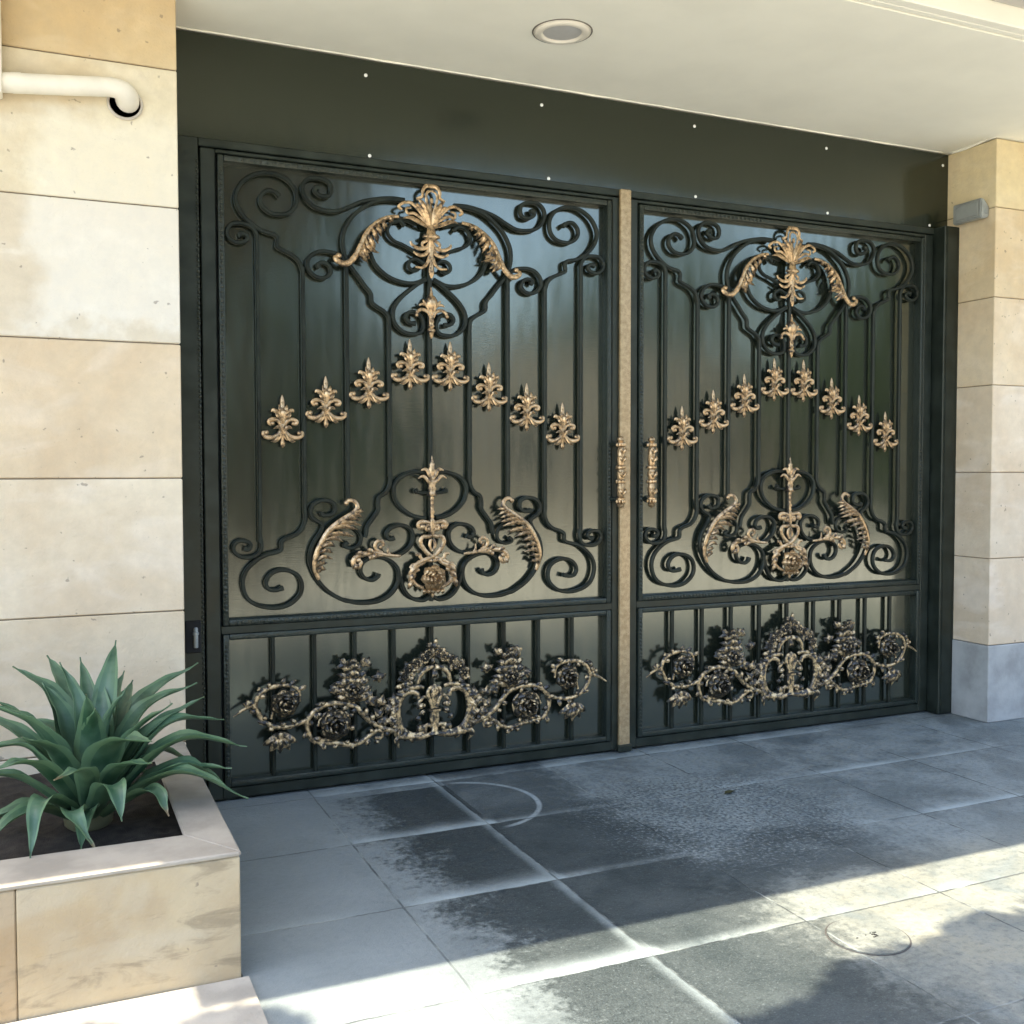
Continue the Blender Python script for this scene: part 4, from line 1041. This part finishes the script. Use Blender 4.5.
for i, (mid, tip, w) in enumerate(AGAVE):
    bm = bmesh.new(); lay = bm.loops.layers.color.new('tone')
    mid, tip = Vector(mid), Vector(tip)
    if i < 16: mid = mid.lerp((AGB + tip) / 2, .30)
    dv = (mid - AGB); dv.z = 0
    hgt = .03 * max(-1.5, min(2.0, (tip.z - .6) / .1))
    base = AGB + dv.normalized() * .045 + Vector((0, 0, hgt * .6 - .02))
    agave_leaf(bm, lay, base, mid, tip, w * (1.46 if i < 16 else 1.1) * (.78 if i in (3, 11) else 1), .22 if i in (18, 19, 16, 40, 42, 43) else 0)
    o = link('leaf', bm, AGAVEM, AG, 60); o.location = -AG.location
bm = bmesh.new(); lay = bm.loops.layers.color.new('tone')
lathe(bm, (-1.60, -1.10, 0), [(.02, .29), (.075, .33), (.085, .40), (.06, .47), (.02, .53)], 12)
for f in bm.faces:
    for l in f.loops: l[lay] = (.2, .8, 0, 1)
o = link('stem', bm, AGAVEM, AG, 60); o.location = -AG.location

# ------------------------------------------------------------------ ground
def structure(o): o['kind'] = 'structure'; return o
bm = bmesh.new(); bmesh.ops.create_grid(bm, x_segments=4, y_segments=4, size=150); o = structure(link('ground', bm, ROADM)); o.location.z = -.004
bm = bmesh.new(); vs = [bm.verts.new(q) for q in ((-9, -4.78, 0), (14, -4.78, 0), (14, .33, 0), (-9, .33, 0))]; bm.faces.new(vs)
structure(link('pavement', bm, PAVE))
bm = bmesh.new()
def apron(x0, x1):
    vs = [(x0, -2.06), (x1, -2.06), (x1, -1.736), (x0, -1.736)]
    a = [bm.verts.new((x, y, -.003)) for x, y in vs]; c = [bm.verts.new((x, y, .014)) for x, y in vs]
    bm.faces.new(c)
    for k in range(4): bm.faces.new((a[k], a[(k + 1) % 4], c[(k + 1) % 4], c[k]))
apron(-2.2, -1.192); apron(-3.2, -2.205)
structure(link('kerb', bm, m_plain('cream_kerb_stone', (.34, .315, .26), .75, .16, 7, .4)))
MH = thing('manhole_cover', 'round stone filled manhole cover set in the paving', 'manhole cover', (.672, -2.262, 0))
bm = bmesh.new(); lathe(bm, (0, 0, 0), [(.126, .0005), (.126, .0045), (.002, .005)], 48); link('infill', bm, PAVE, MH)
bm = bmesh.new()
for (ra, rb, h) in ((.1275, .1325, .0015),):
    for k in range(48):
        a, b_ = 2 * math.pi * k / 48, 2 * math.pi * (k + 1) / 48
        q = [(ra, a), (rb, a), (rb, b_), (ra, b_)]
        bm.faces.new([bm.verts.new((r_ * math.cos(t), r_ * math.sin(t), h)) for r_, t in q])
bmesh.ops.remove_doubles(bm, verts=bm.verts, dist=1e-5)
link('rim', bm, m_plain('cast_iron_rim', (.07, .065, .06), .6), MH)
bm = bmesh.new(); rs = random.Random(9)
for k in range(14):
    a, r_ = rs.uniform(0, 6.28), rs.uniform(.0, .07)
    x, y = .02 + r_ * math.cos(a), r_ * math.sin(a) * .6; s_ = rs.uniform(.002, .005)
    box(bm, x - s_, x + s_, y - s_ * .5, y + s_ * .5, .0045, .0065)
link('pitting', bm, BLACK, MH)
bm = bmesh.new()
blade(bm, spline([Vector((0, 0, 0)), Vector((.025, 0, .006)), Vector((.055, 0, 0))], 4), .0)
bm.free(); bm = bmesh.new()
vsA = [(0, 0, .004), (.018, .011, .009), (.040, .010, .008), (.062, 0, .003), (.040, -.010, .010), (.018, -.011, .007)]
vv = [bm.verts.new(q) for q in vsA]; bm.faces.new(vv[:4]); bm.faces.new((vv[0], vv[3], vv[4], vv[5]))
bmesh.ops.solidify(bm, geom=bm.faces[:], thickness=.001)
o = link('fallen_leaf', bm, m_plain('dry_leaf', (.10, .095, .04), .7)); o.location = (1.12, -.86, .001); o.rotation_euler.z = .3; o.scale = (1.35, 1.35, 1.2)
tag(o, 'small olive fallen leaf lying on the paving in front of the right gate leaf', 'leaf')

# ------------------------------------------------------------------ trees and the street behind the camera
def crown(bm, lay, cs, n, size, rnd):
    for _ in range(n):
        cx, cy, cz, r_, fl = cs[rnd.randrange(len(cs))]
        while True:
            v = Vector((rnd.uniform(-1, 1), rnd.uniform(-1, 1), rnd.uniform(-1, 1)))
            if .35 < v.length < 1: break
        p_ = Vector((cx + v.x * r_, cy + v.y * r_, cz + v.z * r_ * fl))
        if noise.noise(p_ * 1.7) < -.12: continue
        a = Vector((rnd.uniform(-1, 1), rnd.uniform(-1, 1), rnd.uniform(-.6, .6))).normalized()
        b_ = a.cross(Vector((rnd.uniform(-1, 1), rnd.uniform(-1, 1), rnd.uniform(-1, 1)))).normalized()
        s_ = size * rnd.uniform(.7, 1.3)
        f = bm.faces.new([bm.verts.new(p_ + q) for q in (a * s_, b_ * s_ * .45, -a * s_, -b_ * s_ * .45)])
        t = max(0, min(1, .5 + noise.noise(p_ * .9) * .7 + rnd.uniform(-.25, .25)))
        for l in f.loops: l[lay] = (t, t, t, 1)

def tree(name, label, x, y, h, cs, n, size, m, seed, r0=.16):
    rnd = random.Random(seed)
    t = thing(name, label, 'tree', (x, y, 0), 'street trees behind the photographer')
    bm = bmesh.new()
    top = Vector((x + rnd.uniform(-.2, .2), y + rnd.uniform(-.2, .2), h))
    tube(bm, spline([Vector((x, y, -.02)), Vector((x + .08, y, h * .4)), top], 5), [r0 * 1.25, r0, r0 * .8, r0 * .6], 10)
    for c in cs:
        e = Vector(c[:3]); mid = top.lerp(e, .5) + Vector((0, 0, .25))
        tube(bm, spline([top - Vector((0, 0, .2)), mid, e], 4), [r0 * .5, r0 * .3, r0 * .12], 7)
    o = link('trunk', bm, BARK, t, 60); o.location = -t.location
    bm = bmesh.new(); lay = bm.loops.layers.color.new('tone')
    crown(bm, lay, cs, n, size, rnd)
    o = link('crown', bm, m, t); o.location = -t.location
    return t
# the street tree whose crown hangs over the drive
tree('street_tree', 'broad street tree overhanging the drive behind the photographer', 0.35, -6.9, 3.9,
     TREE1, 34000, .105, LEAFM, 3, .20)
tree('street_tree', 'dark bushy tree left of the tan building across the street', 1.7, -12.5, 2.2,
     [(.4, -12.4, 3.4, 1.3, 1.1), (2.9, -12.6, 3.2, 1.3, 1.2), (1.7, -12.2, 4.6, 1.5, 1.1), (.5, -12.5, 1.5, 1.2, 1.1), (2.8, -12.4, 1.5, 1.2, 1.1), (1.7, -12.1, 1.7, 1.2, 1.2), (.2, -12.3, 5.6, 1.3, 1.0), (2.6, -12.4, 5.9, 1.2, 1.0), (1.4, -12.5, 7.0, 1.2, .9), (-1.2, -12.5, 2.5, 1.5, 1.2), (-1.4, -12.5, 5.0, 1.5, 1.1)], 12000, .19, LEAFM, 5, .18)
tree('street_tree', 'olive green tree right of the tan building across the street', 15.5, -13, 2.4,
     [(13.6, -12.8, 3.4, 1.5, 1.2), (13.8, -12.6, 1.5, 1.2, 1.1), (14.9, -13, 5.0, 1.6, 1.0), (14.8, -13, 3.6, 1.7, 1.1), (16.8, -13, 3.9, 1.8, 1.1), (15.6, -12.6, 5.6, 1.8, 1.0), (18.4, -13.2, 3.2, 1.7, 1.2), (17.2, -12.8, 5.9, 1.7, 1.0), (14.6, -12.6, 1.6, 1.2, 1.0), (16.6, -12.4, 1.4, 1.2, 1.0), (18.6, -12.4, 1.4, 1.3, 1.0)], 16000, .20, LEAFM2, 6, .22)
tree('street_tree', 'tall dark tree at the far right end of the street', 21.5, -12, 2.8,
     [(20.8, -12, 4.2, 2.0, 1.2), (22.6, -11.8, 4.4, 2.0, 1.2), (21.6, -11.6, 6.4, 2.0, 1.0), (21.4, -11.4, 2.0, 1.8, 1.0), (23.5, -11.2, 2.2, 1.8, 1.0)], 11000, .22, LEAFM, 8, .25)
tree('street_tree', 'unseen row of green trees added behind the tan building', 9.0, -21.5, 3.0,
     [(4.5, -21.5, 3.4, 1.9, .9), (6.8, -21.5, 3.8, 1.9, .9), (9.0, -21.5, 3.6, 2.0, .9), (11.2, -21.5, 4.1, 2.0, .9), (13.4, -21.5, 6.0, 2.2, 1.0), (15.8, -21.5, 6.6, 2.4, 1.0)], 9000, .26, LEAFM2, 15, .22)  # tree row in one mesh, added to cover low sky in reflections
B = thing('street_building', 'tan rendered building with dark windows across the street', 'building', (8, -16, 0))
bm = bmesh.new(); box(bm, 3.4, 14.6, -20, -15, -.01, 3.9)
o = link('wall', bm, TAN, B); o.location = -B.location
bm = bmesh.new(); box(bm, 3.25, 14.75, -20.1, -14.85, 3.901, 4.1, .03)
o = link('roof', bm, m_plain('roof_edge', (.35, .32, .28), .8), B); o.location = -B.location
for x in (4.6, 7.0, 9.4, 11.8):
    bm = bmesh.new(); box(bm, x, x + 1.2, -14.998, -14.96, 1.1, 2.6); o = link('window', bm, GLASSD, B); o.location = -B.location
    bm = bmesh.new(); box(bm, x - .08, x + 1.28, -14.995, -14.90, 1.0, 1.095, .01); q = link('sill', bm, PLASTER, o)
bm = bmesh.new(); box(bm, -14, 3.3, -14.2, -14, -.01, 1.9); o = link('garden_wall', bm, TAN)
tag(o, 'long tan garden wall across the street left of the building', 'wall')

# ------------------------------------------------------------------ light, camera
w = bpy.data.worlds.new('World'); S.world = w; w.use_nodes = True
nt = w.node_tree; bg = nt.nodes['Background']
sky = nt.nodes.new('ShaderNodeTexSky'); sky.sky_type = 'NISHITA'; sky.sun_disc = False
dirv = Vector(SUN_DIR).normalized()            # where the light travels
el = math.asin(-dirv.z); az = math.atan2(-dirv.x, -dirv.y)
sky.sun_elevation = el; sky.sun_rotation = az; sky.air_density = 1.0; sky.dust_density = 2.5; sky.ozone_density = .8
nt.links.new(sky.outputs[0], bg.inputs[0]); bg.inputs[1].default_value = SKY
sd = bpy.data.lights.new('sun', 'SUN'); sd.energy = SUN; sd.angle = R(.53); sd.color = (1, .90, .73)
so = bpy.data.objects.new('sun', sd); COL.objects.link(so); so.rotation_euler = dirv.to_track_quat('-Z', 'Y').to_euler(); so.location = (0, 0, 12)
cd = bpy.data.cameras.new('camera'); cam = bpy.data.objects.new('camera', cd); COL.objects.link(cam); S.camera = cam
yaw, pitch, roll, f = .420503, .0402976, -.001551, 1045.116
fw = Vector((math.sin(yaw) * math.cos(pitch), math.cos(yaw) * math.cos(pitch), -math.sin(pitch)))
r_ = Vector((math.cos(yaw), -math.sin(yaw), 0)); u_ = r_.cross(fw)
r2 = r_ * math.cos(roll) + u_ * math.sin(roll); u2 = -r_ * math.sin(roll) + u_ * math.cos(roll)
M = Matrix((r2, u2, -fw)).transposed().to_4x4(); M.translation = (-1.71482, -4.80692, 1.5)
cam.matrix_world = M
cd.sensor_fit = 'HORIZONTAL'; cd.sensor_width = 36; cd.lens = 36 * f / 1024; cd.clip_start = .05; cd.clip_end = 600
S.render.resolution_x = S.render.resolution_y = 1024
vs = S.view_settings; vs.view_transform = 'Standard'; vs.look = 'None'; vs.exposure = EXPO; vs.gamma = 1; vs.use_curve_mapping = False
S.cycles.max_bounces = 8; S.cycles.diffuse_bounces = 5
S.cycles.sample_clamp_indirect = 8
